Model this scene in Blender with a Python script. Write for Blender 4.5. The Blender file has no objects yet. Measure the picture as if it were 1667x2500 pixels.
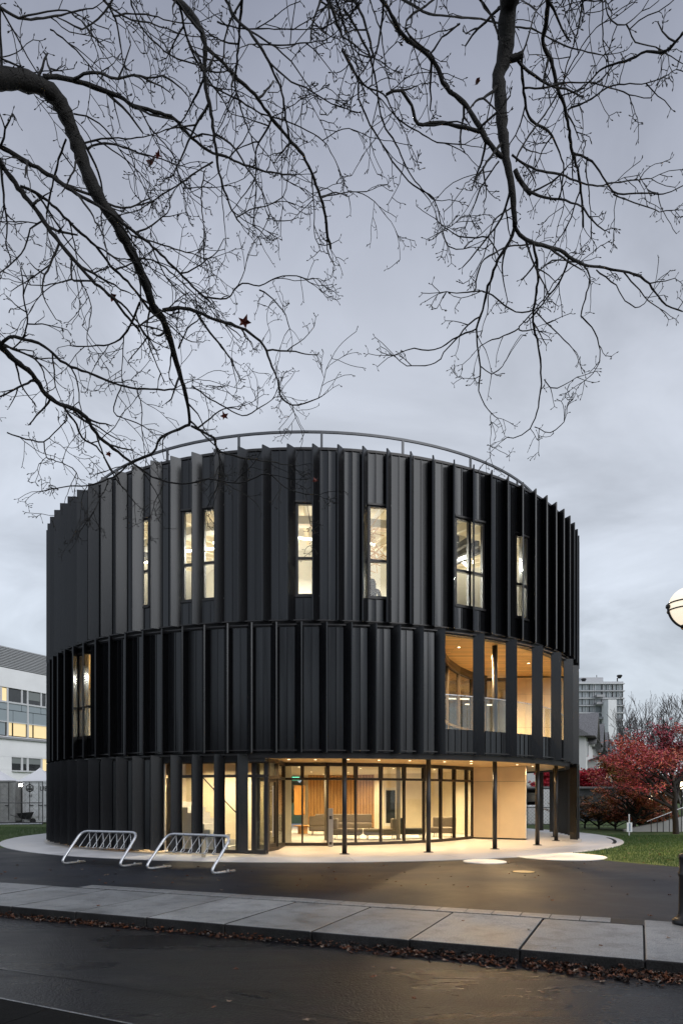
import bpy, math, random
from mathutils import Vector, Matrix
from mathutils import noise as mnoise
random.seed(7)
S = bpy.context.scene
COL = S.collection
R_ = math.radians
# ------------------------------------------------------------------ camera
F, CX, HY, CAMH = 1707.4, 835.0, 1943.5, 1.70
cd = bpy.data.cameras.new('camera')
cam = bpy.data.objects.new('camera', cd)
COL.objects.link(cam)
cam.location = (0, 0, CAMH)
cam.rotation_euler = (R_(90), 0, 0)
cd.sensor_fit = 'HORIZONTAL'
cd.sensor_width = 36
cd.lens = F / 1667 * 36
cd.shift_x = (833.5 - CX) / 1667
cd.shift_y = (HY - 1250) / 1667
cd.clip_start = 0.1
cd.clip_end = 3000
S.camera = cam
# ------------------------------------------------------------------ world
W = bpy.data.worlds.new('World')
S.world = W
W.use_nodes = True
nt = W.node_tree
nt.nodes.clear()


def N(t, ty, **kw):
    n = t.nodes.new(ty)
    for k, v in kw.items():
        setattr(n, k, v)
    return n


out = N(nt, 'ShaderNodeOutputWorld')
bg1 = N(nt, 'ShaderNodeBackground')
bg2 = N(nt, 'ShaderNodeBackground')
add = N(nt, 'ShaderNodeAddShader')
sky = N(nt, 'ShaderNodeTexSky')
sky.sky_type = 'NISHITA'
sky.sun_disc = False
SUN_EL, SUN_AZ = R_(35), R_(138)
sky.sun_elevation = SUN_EL
sky.sun_rotation = SUN_AZ
nt.links.new(sky.outputs[0], bg1.inputs[0])
bg1.inputs[1].default_value = 0.012
tc = N(nt, 'ShaderNodeTexCoord')
sep = N(nt, 'ShaderNodeSeparateXYZ')
nt.links.new(tc.outputs['Generated'], sep.inputs[0])
grad = N(nt, 'ShaderNodeValToRGB')
nt.links.new(sep.outputs[2], grad.inputs[0])
cr = grad.color_ramp
cr.elements[0].position = 0.0
cr.elements[0].color = (0.62, 0.68, 0.75, 1)
cr.elements[1].position = 1.0
cr.elements[1].color = (0.44, 0.465, 0.54, 1)
for p, c in ((0.12, (0.60, 0.655, 0.72)), (0.30, (0.60, 0.648, 0.725)), (0.46, (0.62, 0.66, 0.74)), (0.56, (0.56, 0.595, 0.68)), (0.66, (0.42, 0.447, 0.53)), (0.76, (0.29, 0.312, 0.39))):
    e = cr.elements.new(p)
    e.color = (*c, 1)
# cloud deck: project the direction on a high flat layer
zz = N(nt, 'ShaderNodeMath', operation='ADD')
zz.inputs[1].default_value = 0.18
nt.links.new(sep.outputs[2], zz.inputs[0])
dx = N(nt, 'ShaderNodeMath', operation='DIVIDE')
dy = N(nt, 'ShaderNodeMath', operation='DIVIDE')
nt.links.new(sep.outputs[0], dx.inputs[0])
nt.links.new(zz.outputs[0], dx.inputs[1])
nt.links.new(sep.outputs[1], dy.inputs[0])
nt.links.new(zz.outputs[0], dy.inputs[1])
cmb = N(nt, 'ShaderNodeCombineXYZ')
nt.links.new(dx.outputs[0], cmb.inputs[0])
nt.links.new(dy.outputs[0], cmb.inputs[1])
nz = N(nt, 'ShaderNodeTexNoise')
nz.inputs['Scale'].default_value = 1.7
nz.inputs['Detail'].default_value = 6
nz.inputs['Roughness'].default_value = 0.55
nz.inputs['Distortion'].default_value = 0.6
nt.links.new(cmb.outputs[0], nz.inputs['Vector'])
mr = N(nt, 'ShaderNodeMapRange')
mr.inputs['From Min'].default_value = 0.3
mr.inputs['From Max'].default_value = 0.72
mr.inputs['To Min'].default_value = 0.72
mr.inputs['To Max'].default_value = 1.19
nt.links.new(nz.outputs['Fac'], mr.inputs['Value'])
mul = N(nt, 'ShaderNodeVectorMath', operation='SCALE')
nt.links.new(grad.outputs[0], mul.inputs[0])
nt.links.new(mr.outputs[0], mul.inputs['Scale'])
nt.links.new(mul.outputs[0], bg2.inputs[0])
bg2.inputs[1].default_value = 1.0
nt.links.new(bg1.outputs[0], add.inputs[0])
nt.links.new(bg2.outputs[0], add.inputs[1])
nt.links.new(add.outputs[0], out.inputs[0])
# ------------------------------------------------------------------ sun (overcast)
sd = bpy.data.lights.new('sun', 'SUN')
sd.energy = 1.5
sd.angle = R_(50)
sd.color = (1.0, 0.985, 0.97)
sun = bpy.data.objects.new('sun', sd)
COL.objects.link(sun)
az = SUN_AZ
sdir = Vector((math.sin(az) * math.cos(SUN_EL), math.cos(az) * math.cos(SUN_EL), math.sin(SUN_EL)))
sun.rotation_euler = sdir.to_track_quat('Z', 'Y').to_euler()
sun.location = (0, -20, 40)
S.view_settings.view_transform = 'Standard'
S.view_settings.look = 'None'
S.view_settings.exposure = 0
S.view_settings.gamma = 1
S.view_settings.use_curve_mapping = False
S.cycles.max_bounces = 10
S.cycles.transparent_max_bounces = 24
S.cycles.sample_clamp_indirect = 4
S.cycles.blur_glossy = 0.5
S.cycles.caustics_reflective = False
S.cycles.caustics_refractive = False


# ------------------------------------------------------------------ helpers
def P(px, py, d):
    return Vector(((px - CX) / F * d, d, CAMH - (py - HY) / F * d))


def G(px, py, z=0.0):
    d = F * (CAMH - z) / (py - HY)
    return Vector(((px - CX) / F * d, d, z))


def XY(px, Y, z=0.0):
    return Vector(((px - CX) / F * Y, Y, z))


class MB:
    def __init__(s):
        s.v, s.f, s.m = [], [], []

    def face(s, pts, mi=0):
        n = len(s.v)
        s.v += [tuple(p) for p in pts]
        s.f.append(tuple(range(n, n + len(pts))))
        s.m.append(mi)

    def hexa(s, p, mi=0):  # 8 points: bottom 4 ccw, top 4 ccw
        n = len(s.v)
        s.v += [tuple(q) for q in p]
        for f in ((3, 2, 1, 0), (4, 5, 6, 7), (0, 1, 5, 4), (1, 2, 6, 5), (2, 3, 7, 6), (3, 0, 4, 7)):
            s.f.append(tuple(n + i for i in f))
            s.m.append(mi)

    def box(s, c, d, rz=0.0, mi=0, rx=0.0):
        hx, hy, hz = d[0] / 2, d[1] / 2, d[2] / 2
        M = Matrix.Rotation(rz, 3, 'Z') @ Matrix.Rotation(rx, 3, 'X')
        c = Vector(c)
        s.hexa([c + M @ Vector(q) for q in ((-hx, -hy, -hz), (hx, -hy, -hz), (hx, hy, -hz), (-hx, hy, -hz), (-hx, -hy, hz), (hx, -hy, hz), (hx, hy, hz), (-hx, hy, hz))], mi)

    def bar(s, a, b, w, t, up=(0, 0, 1), mi=0):  # rectangular bar between two points; w sideways, t along up
        a, b = Vector(a), Vector(b)
        d = (b - a).normalized()
        u = Vector(up)
        if abs(d.dot(u)) > 0.98:
            u = Vector((0, 1, 0)) if abs(d.y) < 0.9 else Vector((1, 0, 0))
        sd_ = d.cross(u).normalized()
        u = sd_.cross(d)
        w /= 2
        t /= 2
        s.hexa([a - sd_ * w - u * t, a + sd_ * w - u * t, a + sd_ * w + u * t, a - sd_ * w + u * t,
                b - sd_ * w - u * t, b + sd_ * w - u * t, b + sd_ * w + u * t, b - sd_ * w + u * t], mi)

    def slabw(s, a, b, th, z0, z1, mi=0):  # vertical wall piece from a to b (xy), thickness th centred
        a, b = Vector((a[0], a[1], 0)), Vector((b[0], b[1], 0))
        d = (b - a).normalized()
        nrm = Vector((-d.y, d.x, 0)) * th / 2
        zb, zt = Vector((0, 0, z0)), Vector((0, 0, z1))
        s.hexa([a - nrm + zb, b - nrm + zb, b + nrm + zb, a + nrm + zb, a - nrm + zt, b - nrm + zt, b + nrm + zt, a + nrm + zt], mi)

    def tube(s, pts, rad, n=6, cap=True, mi=0):
        pts = [Vector(p) for p in pts]
        if not hasattr(rad, '__len__'):
            rad = [rad] * len(pts)
        base = len(s.v)
        prev = None
        for i, p in enumerate(pts):
            d = (pts[min(i + 1, len(pts) - 1)] - pts[max(i - 1, 0)])
            if d.length < 1e-9:
                d = Vector((0, 0, 1))
            d.normalize()
            if prev is None:
                u = d.orthogonal().normalized()
            else:
                u = prev - d * prev.dot(d)
                u = u.normalized() if u.length > 1e-6 else d.orthogonal().normalized()
            prev = u
            w = d.cross(u)
            for k in range(n):
                a = 2 * math.pi * k / n
                s.v.append(tuple(p + (u * math.cos(a) + w * math.sin(a)) * rad[i]))
        for i in range(len(pts) - 1):
            for k in range(n):
                a = base + i * n + k
                b = base + i * n + (k + 1) % n
                s.f.append((a, b, b + n, a + n))
                s.m.append(mi)
        if cap:
            s.f.append(tuple(base + n - 1 - k for k in range(n)))
            s.m.append(mi)
            l = base + (len(pts) - 1) * n
            s.f.append(tuple(l + k for k in range(n)))
            s.m.append(mi)

    def lathe(s, prof, c, n=24, mi=0):
        base = len(s.v)
        c = Vector(c)
        for r, z in prof:
            for k in range(n):
                a = 2 * math.pi * k / n
                s.v.append((c.x + r * math.cos(a), c.y + r * math.sin(a), c.z + z))
        for i in range(len(prof) - 1):
            for k in range(n):
                a = base + i * n + k
                b = base + i * n + (k + 1) % n
                s.f.append((a, b, b + n, a + n))
                s.m.append(mi)
        s.f.append(tuple(base + n - 1 - k for k in range(n)))
        s.m.append(mi)
        l = base + (len(prof) - 1) * n
        s.f.append(tuple(l + k for k in range(n)))
        s.m.append(mi)

    def prism(s, poly, z0, z1, mi=0):
        n = len(poly)
        a = sum(poly[i][0] * poly[(i + 1) % n][1] - poly[(i + 1) % n][0] * poly[i][1] for i in range(n))
        if a < 0:
            poly = poly[::-1]
        b = len(s.v)
        s.v += [(p[0], p[1], z0) for p in poly] + [(p[0], p[1], z1) for p in poly]
        s.f.append(tuple(b + n - 1 - i for i in range(n)))
        s.f.append(tuple(b + n + i for i in range(n)))
        s.m += [mi, mi]
        for i in range(n):
            j = (i + 1) % n
            s.f.append((b + i, b + j, b + n + j, b + n + i))
            s.m.append(mi)

    def mesh(s, name, mats, smooth=False):
        me = bpy.data.meshes.new(name)
        me.from_pydata(s.v, [], s.f)
        if not isinstance(mats, (list, tuple)):
            mats = [mats]
        for m in mats:
            me.materials.append(m)
        if len(mats) > 1:
            me.polygons.foreach_set('material_index', s.m)
        if smooth:
            me.polygons.foreach_set('use_smooth', [True] * len(me.polygons))
        me.update()
        return me


def tag(o, label=None, cat=None, group=None, kind=None):
    if label:
        o['label'] = label
    if cat:
        o['category'] = cat
    if group:
        o['group'] = group
    if kind:
        o['kind'] = kind
    return o


def empty(name, loc=(0, 0, 0), rz=0.0, label=None, cat=None, group=None):
    o = bpy.data.objects.new(name, None)
    COL.objects.link(o)
    o.location = loc
    o.rotation_euler = (0, 0, rz)
    o.empty_display_size = 0.3
    return tag(o, label, cat, group)


def obj(name, mb, mats, parent=None, smooth=False, local=False, bevel=0.0, seg=1):
    me = mb if isinstance(mb, bpy.types.Mesh) else mb.mesh(name, mats, smooth)
    o = bpy.data.objects.new(name, me)
    COL.objects.link(o)
    if parent:
        o.parent = parent
        if not local:  # geometry given in world coordinates
            top = parent
            M = Matrix.Identity(4)
            chain = []
            while top:
                chain.append(top)
                top = top.parent
            for t in reversed(chain):
                M = M @ t.matrix_parent_inverse @ Matrix.LocRotScale(t.location, t.rotation_euler, t.scale)
            o.matrix_parent_inverse = M.inverted()
    if bevel:
        b = o.modifiers.new('bevel', 'BEVEL')
        b.width = bevel
        b.segments = seg
        b.limit_method = 'ANGLE'
    return o


def copy_tree(o, parent=None):
    c = o.copy()
    COL.objects.link(c)
    if parent:
        c.parent = parent
    for ch in list(o.children):
        copy_tree(ch, c)
    return c


# ------------------------------------------------------------------ materials
def mat(name, col, rough=0.5, metal=0.0, nscale=0, namt=0.0, bump=0.0, bscale=None, spec=0.5, rvar=0.0, stretch=None, col2=None, detail=5, emit=None, coat=0.0):
    m = bpy.data.materials.new(name)
    m.use_nodes = True
    t = m.node_tree
    b = t.nodes['Principled BSDF']
    b.inputs['Base Color'].default_value = (*col, 1)
    b.inputs['Roughness'].default_value = rough
    b.inputs['Metallic'].default_value = metal
    b.inputs['Specular IOR Level'].default_value = spec
    if coat:
        b.inputs['Coat Weight'].default_value = coat
        b.inputs['Coat Roughness'].default_value = 0.1
    if emit:
        b.inputs['Emission Color'].default_value = (*emit[0], 1)
        b.inputs['Emission Strength'].default_value = emit[1]
    if nscale:
        c = N(t, 'ShaderNodeTexCoord')
        mp = N(t, 'ShaderNodeMapping')
        t.links.new(c.outputs['Object'], mp.inputs[0])
        if stretch:
            mp.inputs['Scale'].default_value = stretch
        nz = N(t, 'ShaderNodeTexNoise')
        nz.inputs['Scale'].default_value = nscale
        nz.inputs['Detail'].default_value = detail
        nz.inputs['Roughness'].default_value = 0.6
        t.links.new(mp.outputs[0], nz.inputs['Vector'])
        rp = N(t, 'ShaderNodeValToRGB')
        rp.color_ramp.elements[0].position = 0.3
        rp.color_ramp.elements[1].position = 0.7
        c2 = col2 or tuple(min(1, x * (1 + namt)) for x in col)
        c1 = col if col2 else tuple(x * (1 - namt) for x in col)
        rp.color_ramp.elements[0].color = (*c1, 1)
        rp.color_ramp.elements[1].color = (*c2, 1)
        t.links.new(nz.outputs['Fac'], rp.inputs[0])
        t.links.new(rp.outputs[0], b.inputs['Base Color'])
        if rvar:
            r = N(t, 'ShaderNodeMapRange')
            r.inputs['From Min'].default_value = 0.35
            r.inputs['From Max'].default_value = 0.65
            r.inputs['To Min'].default_value = max(0.02, rough - rvar)
            r.inputs['To Max'].default_value = rough + rvar
            t.links.new(nz.outputs['Fac'], r.inputs['Value'])
            t.links.new(r.outputs[0], b.inputs['Roughness'])
        if bump:
            n2 = N(t, 'ShaderNodeTexNoise')
            n2.inputs['Scale'].default_value = bscale or nscale * 6
            n2.inputs['Detail'].default_value = 4
            t.links.new(mp.outputs[0], n2.inputs['Vector'])
            bp = N(t, 'ShaderNodeBump')
            bp.inputs['Strength'].default_value = bump
            bp.inputs['Distance'].default_value = 0.02
            t.links.new(n2.outputs['Fac'], bp.inputs['Height'])
            t.links.new(bp.outputs[0], b.inputs['Normal'])
    return m


def glass_mat(name, tint=(0.93, 0.96, 0.95), refl=1.0):
    m = bpy.data.materials.new(name)
    m.use_nodes = True
    t = m.node_tree
    t.nodes.clear()
    o = N(t, 'ShaderNodeOutputMaterial')
    mx = N(t, 'ShaderNodeMixShader')
    tr = N(t, 'ShaderNodeBsdfTransparent')
    tr.inputs[0].default_value = (*tint, 1)
    gl = N(t, 'ShaderNodeBsdfGlossy')
    gl.inputs['Roughness'].default_value = 0.01
    lw = N(t, 'ShaderNodeLayerWeight')
    lw.inputs['Blend'].default_value = 0.5
    pw = N(t, 'ShaderNodeMath', operation='POWER')
    pw.inputs[1].default_value = 5.0
    t.links.new(lw.outputs['Facing'], pw.inputs[0])
    ml = N(t, 'ShaderNodeMath', operation='MULTIPLY_ADD')
    ml.inputs[1].default_value = 0.90
    ml.inputs[2].default_value = 0.040 * refl
    ml.use_clamp = True
    t.links.new(pw.outputs[0], ml.inputs[0])
    t.links.new(ml.outputs[0], mx.inputs[0])
    t.links.new(tr.outputs[0], mx.inputs[1])
    t.links.new(gl.outputs[0], mx.inputs[2])
    t.links.new(mx.outputs[0], o.inputs[0])
    return m


def wood_mat(name, c1, c2, board=0.14, axis='X', rough=0.45):
    m = bpy.data.materials.new(name)
    m.use_nodes = True
    t = m.node_tree
    b = t.nodes['Principled BSDF']
    b.inputs['Roughness'].default_value = rough
    c = N(t, 'ShaderNodeTexCoord')
    mp = N(t, 'ShaderNodeMapping')
    t.links.new(c.outputs['Object'], mp.inputs[0])
    if axis == 'X':      # boards run along x
        mp.inputs['Scale'].default_value = (0.35, 6, 6)
    elif axis == 'Y':
        mp.inputs['Scale'].default_value = (6, 0.35, 6)
    else:
        mp.inputs['Scale'].default_value = (6, 6, 0.35)
    nz = N(t, 'ShaderNodeTexNoise')
    nz.inputs['Scale'].default_value = 2.0
    nz.inputs['Detail'].default_value = 6
    t.links.new(mp.outputs[0], nz.inputs['Vector'])
    br = N(t, 'ShaderNodeTexBrick')
    mp2 = N(t, 'ShaderNodeMapping')
    if axis == 'Y':
        mp2.inputs['Rotation'].default_value = (0, 0, R_(90))
    t.links.new(c.outputs['Object'], mp2.inputs[0])
    t.links.new(mp2.outputs[0], br.inputs['Vector'])
    br.inputs['Scale'].default_value = 1
    br.inputs['Brick Width'].default_value = 2.4
    br.inputs['Row Height'].default_value = board
    br.inputs['Mortar Size'].default_value = 0.006
    br.inputs['Color1'].default_value = (0.75, 0.75, 0.75, 1)
    br.inputs['Color2'].default_value = (1.1, 1.1, 1.1, 1)
    br.inputs['Mortar'].default_value = (0.45, 0.45, 0.45, 1)
    rp = N(t, 'ShaderNodeValToRGB')
    rp.color_ramp.elements[0].position = 0.3
    rp.color_ramp.elements[0].color = (*c1, 1)
    rp.color_ramp.elements[1].position = 0.7
    rp.color_ramp.elements[1].color = (*c2, 1)
    t.links.new(nz.outputs['Fac'], rp.inputs[0])
    mx = N(t, 'ShaderNodeMix', data_type='RGBA', blend_type='MULTIPLY')
    mx.inputs[0].default_value = 1
    t.links.new(rp.outputs[0], mx.inputs[6])
    t.links.new(br.outputs['Color'], mx.inputs[7])
    t.links.new(mx.outputs[2], b.inputs['Base Color'])
    return m


M = {}
M['fin'] = mat('black_fin_metal', (0.008, 0.0083, 0.0096), 0.30, 0.0, 1.2, 0.12, spec=0.5, rvar=0.05, stretch=(1, 1, 0.12))
M['panel'] = mat('black_panel_metal', (0.007, 0.0073, 0.0085), 0.20, 0.0, 1.5, 0.12, spec=0.62, rvar=0.05, stretch=(1, 1, 0.12))
M['back_black'] = mat('black_backing', (0.012, 0.012, 0.013), 0.7)  # plain matt black of the wall backing, storey bands and wall cores
M['frame'] = mat('dark_frame_metal', (0.022, 0.021, 0.022), 0.4)
M['bronze'] = mat('bronze_frame_metal', (0.035, 0.027, 0.020), 0.4, 0.3)
M['column'] = mat('dark_column_steel', (0.02, 0.019, 0.02), 0.38, 0.2)
M['rail'] = mat('grey_rail_metal', (0.11, 0.115, 0.125), 0.45, 0.4)
M['glass'] = glass_mat('clear_glass')
M['glass_bal'] = glass_mat('balustrade_glass', (0.90, 0.94, 0.93), 2.2)
M['glass_tint'] = glass_mat('tinted_glass', (0.62, 0.60, 0.55), 1.4)
M['cream'] = mat('cream_plaster', (0.84, 0.75, 0.58), 0.7, 0, 3, 0.04)
M['white_in'] = mat('white_plaster', (0.82, 0.80, 0.75), 0.8, 0, 3, 0.03)
M['beige'] = mat('beige_wall_panel', (0.78, 0.62, 0.40), 0.5, 0, 2, 0.04)
M['soffit'] = wood_mat('soffit_wood', (0.86, 0.52, 0.19), (0.96, 0.68, 0.31), 0.12, 'X')
M['slat'] = mat('oak_slat', (0.66, 0.38, 0.14), 0.5, 0, 5, 0.25, stretch=(3, 3, 0.3))
M['slat_back'] = mat('slat_backing', (0.10, 0.05, 0.02), 0.8)
M['wood_box'] = mat('orange_wood', (0.62, 0.30, 0.07), 0.45, 0, 4, 0.15, stretch=(3, 3, 0.4))
M['lobby_floor'] = mat('polished_floor', (0.78, 0.72, 0.62), 0.22, 0, 1.5, 0.08)
M['apron'] = mat('pale_concrete', (0.62, 0.625, 0.64), 0.45, 0, 0.9, 0.13, 0.15, 40, rvar=0.12)
M['disc'] = mat('white_concrete', (0.72, 0.73, 0.75), 0.45, 0, 2.0, 0.10, 0.1, 40, rvar=0.1)
M['fabric'] = mat('beige_grey_fabric', (0.15, 0.12, 0.09), 0.9, 0, 40, 0.12)
M['fabric_dk'] = mat('charcoal_fabric', (0.035, 0.03, 0.027), 0.9, 0, 40, 0.15)
M['steel'] = mat('brushed_stainless', (0.55, 0.54, 0.52), 0.3, 0.9)
M['galv'] = mat('galvanised_steel', (0.62, 0.64, 0.67), 0.34, 0.75, 14, 0.12, rvar=0.1)
M['downlight'] = mat('lit_downlight', (0.9, 0.85, 0.7), 0.5, emit=((1, 0.82, 0.58), 6))
M['linear'] = mat('lit_linear_lamp', (0.9, 0.88, 0.8), 0.5, emit=((1, 0.9, 0.74), 9))


def ground_mat(name, c1, c2, big=0.35, fine=60, rough=(0.25, 0.55), bump=0.3, spec=0.5, speck=0.0, stretch=(1, 1, 1), rot=0.0, rand=0.0):
    m = bpy.data.materials.new(name)
    m.use_nodes = True
    t = m.node_tree
    b = t.nodes['Principled BSDF']
    c = N(t, 'ShaderNodeTexCoord')
    mp = N(t, 'ShaderNodeMapping')
    mp.inputs['Scale'].default_value = stretch
    mp.inputs['Rotation'].default_value = (0, 0, rot)
    t.links.new(c.outputs['Object'], mp.inputs[0])
    n1 = N(t, 'ShaderNodeTexNoise')
    n1.inputs['Scale'].default_value = big
    n1.inputs['Detail'].default_value = 8
    n1.inputs['Roughness'].default_value = 0.62
    n1.inputs['Distortion'].default_value = 0.4
    t.links.new(mp.outputs[0], n1.inputs['Vector'])
    n2 = N(t, 'ShaderNodeTexNoise')
    n2.inputs['Scale'].default_value = fine
    n2.inputs['Detail'].default_value = 3
    t.links.new(c.outputs['Object'], n2.inputs['Vector'])
    rp = N(t, 'ShaderNodeValToRGB')
    rp.color_ramp.elements[0].position = 0.32
    rp.color_ramp.elements[1].position = 0.68
    rp.color_ramp.elements[0].color = (*c1, 1)
    rp.color_ramp.elements[1].color = (*c2, 1)
    t.links.new(n1.outputs['Fac'], rp.inputs[0])
    mr_ = N(t, 'ShaderNodeMapRange')
    mr_.inputs['From Min'].default_value = 0.25
    mr_.inputs['From Max'].default_value = 0.75
    mr_.inputs['To Min'].default_value = 0.45
    mr_.inputs['To Max'].default_value = 1.55
    t.links.new(n2.outputs['Fac'], mr_.inputs['Value'])
    vm = N(t, 'ShaderNodeVectorMath', operation='SCALE')
    t.links.new(rp.outputs[0], vm.inputs[0])
    t.links.new(mr_.outputs[0], vm.inputs['Scale'])
    last = vm.outputs[0]
    b.inputs['Specular IOR Level'].default_value = spec
    if rand:
        oi = N(t, 'ShaderNodeObjectInfo')
        m1 = N(t, 'ShaderNodeMapRange')
        m1.inputs['To Min'].default_value = 1 - rand
        m1.inputs['To Max'].default_value = 1 + rand
        t.links.new(oi.outputs['Random'], m1.inputs['Value'])
        v2 = N(t, 'ShaderNodeVectorMath', operation='SCALE')
        t.links.new(last, v2.inputs[0])
        t.links.new(m1.outputs[0], v2.inputs['Scale'])
        n3 = N(t, 'ShaderNodeTexNoise')   # drying stains
        n3.inputs['Scale'].default_value = 3.1
        n3.inputs['Detail'].default_value = 7
        n3.inputs['Roughness'].default_value = 0.7
        t.links.new(c.outputs['Object'], n3.inputs['Vector'])
        m3 = N(t, 'ShaderNodeMapRange')
        m3.inputs['From Min'].default_value = 0.36
        m3.inputs['From Max'].default_value = 0.52
        m3.inputs['To Min'].default_value = 0.66
        m3.inputs['To Max'].default_value = 1.0
        t.links.new(n3.outputs['Fac'], m3.inputs['Value'])
        v3 = N(t, 'ShaderNodeVectorMath', operation='SCALE')
        t.links.new(v2.outputs[0], v3.inputs[0])
        t.links.new(m3.outputs[0], v3.inputs['Scale'])
        last = v3.outputs[0]
    if speck:
        vo = N(t, 'ShaderNodeTexVoronoi')
        vo.inputs['Scale'].default_value = 48
        t.links.new(c.outputs['Object'], vo.inputs['Vector'])
        lt = N(t, 'ShaderNodeMath', operation='LESS_THAN')
        lt.inputs[1].default_value = 0.24
        t.links.new(vo.outputs['Distance'], lt.inputs[0])
        mk = N(t, 'ShaderNodeMath', operation='MULTIPLY')
        mk.inputs[1].default_value = speck
        t.links.new(lt.outputs[0], mk.inputs[0])
        mx = N(t, 'ShaderNodeMix', data_type='RGBA')
        mx.inputs[7].default_value = (0.16, 0.165, 0.18, 1)
        t.links.new(mk.outputs[0], mx.inputs[0])
        t.links.new(last, mx.inputs[6])
        last = mx.outputs[2]
    t.links.new(last, b.inputs['Base Color'])
    rr = N(t, 'ShaderNodeMapRange')
    rr.inputs['From Min'].default_value = 0.35
    rr.inputs['From Max'].default_value = 0.65
    rr.inputs['To Min'].default_value = rough[0]
    rr.inputs['To Max'].default_value = rough[1]
    t.links.new(n1.outputs['Fac'], rr.inputs['Value'])
    t.links.new(rr.outputs[0], b.inputs['Roughness'])
    bp = N(t, 'ShaderNodeBump')
    bp.inputs['Strength'].default_value = bump
    bp.inputs['Distance'].default_value = 0.012
    t.links.new(n2.outputs['Fac'], bp.inputs['Height'])
    t.links.new(bp.outputs[0], b.inputs['Normal'])
    return m


ROADROT = math.atan(0.43)
M['road'] = ground_mat('wet_asphalt', (0.006, 0.006, 0.0075), (0.013, 0.013, 0.016), 0.6, 50, (0.19, 0.46), 0.6, spec=0.16, speck=0.35, stretch=(0.35, 1.4, 1), rot=ROADROT)
M['plaza'] = ground_mat('damp_dark_asphalt', (0.008, 0.009, 0.012), (0.032, 0.036, 0.046), 0.40, 80, (0.40, 0.64), 0.5, spec=0.13, stretch=(0.7, 1.0, 1))
M['slab'] = ground_mat('grey_sidewalk_concrete', (0.17, 0.177, 0.182), (0.285, 0.295, 0.305), 0.9, 70, (0.4, 0.65), 0.25, spec=0.35, rand=0.10)
M['grass'] = ground_mat('lawn', (0.035, 0.075, 0.014), (0.085, 0.125, 0.026), 0.6, 18, (0.85, 0.95), 0.8)
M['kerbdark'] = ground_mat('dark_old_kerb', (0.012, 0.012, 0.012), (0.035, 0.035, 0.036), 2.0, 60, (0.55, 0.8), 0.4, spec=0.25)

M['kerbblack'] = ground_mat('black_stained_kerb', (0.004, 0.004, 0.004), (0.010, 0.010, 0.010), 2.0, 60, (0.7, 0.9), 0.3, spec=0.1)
# ================================================================== GROUND
g = MB()
n = 40
pts = []
g.face([(-900, -60, -0.30), (900, -60, -0.30), (900, 1500, -0.30), (-900, 1500, -0.30)])
tag(obj('ground', g, M['grass']), kind='structure')


def kerb(X, off=0.0):  # kerb line y as function of x
    return 8.58 - 0.425 * X + off


KD = Vector((1, -0.425, 0)).normalized()
KN = Vector((0.425, 1, 0)).normalized()


def KP(s, t, z=0.0):  # s along kerb (metres, from x=0), t away from the road
    p = Vector((0, 8.58, 0)) + KD * s + KN * t
    return Vector((p.x, p.y, z))


SW = 2.10  # sidewalk width
# lawn (raised sheet, large)
lawn = MB()
lawn.prism([(-300, 145), (-62, 40), (-31, 24.2), (-28, 22.9), (-11.2, 22.88), (-9.5, 22.4), (-8, 24), (-1, 26), (6, 22), (6.2, 19.6), (6.87, 18.5), (7.32, 17.75), (8.1, 16.6), (9.5, 14.9), (12, 12.8), (20, 8.5), (300, -100), (600, 900), (-600, 900)], -0.25, 0.0)
tag(obj('lawn', lawn, M['grass']), kind='structure')
pz = MB()
pz.prism([tuple(KP(-30, SW + 0.0))[:2], tuple(KP(40, SW))[:2], (40, 2), (20, 8.5), (12, 12.8), (9.5, 14.9), (8.1, 16.6), (7.32, 17.75), (6.87, 18.5), (6.2, 19.6), (6, 21.9), (-1, 25.9), (-8, 23.9), (-9.5, 22.38), (-11.2, 22.88), (-28, 22.88)], -0.20, -0.004)
tag(obj('plaza', pz, M['plaza']), kind='structure')
rd = MB()
rd.face([KP(-150, -30, -0.15), KP(150, -30, -0.15), KP(150, 0.2, -0.15), KP(-150, 0.2, -0.15)])
tag(obj('road', rd, M['road']), kind='structure')
# sidewalk base and slabs
sb = MB()
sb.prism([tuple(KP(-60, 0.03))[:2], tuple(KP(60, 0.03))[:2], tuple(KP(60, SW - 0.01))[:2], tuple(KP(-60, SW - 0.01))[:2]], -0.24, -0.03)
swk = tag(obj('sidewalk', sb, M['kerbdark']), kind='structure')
js = 0.79 / KD.x
for k in range(-20, 8):
    s0, s1 = js + 1.275 * k, js + 1.275 * (k + 1)
    jj = 0.0055
    t1 = SW if k < 2 else SW + 0.42
    z = random.uniform(-0.003, 0.003)
    m_ = MB()
    c = [KP(s0 + jj, 0.0), KP(s1 - jj, 0.0), KP(s1 - jj, t1), KP(s0 + jj, t1)]
    m_.hexa([q + Vector((0, 0, -0.17)) for q in c] + [q + Vector((0, 0, z)) for q in c])
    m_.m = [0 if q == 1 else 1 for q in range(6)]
    obj('slab', m_, [M['slab'], M['kerbdark']], swk, bevel=0.018, seg=3)
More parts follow.
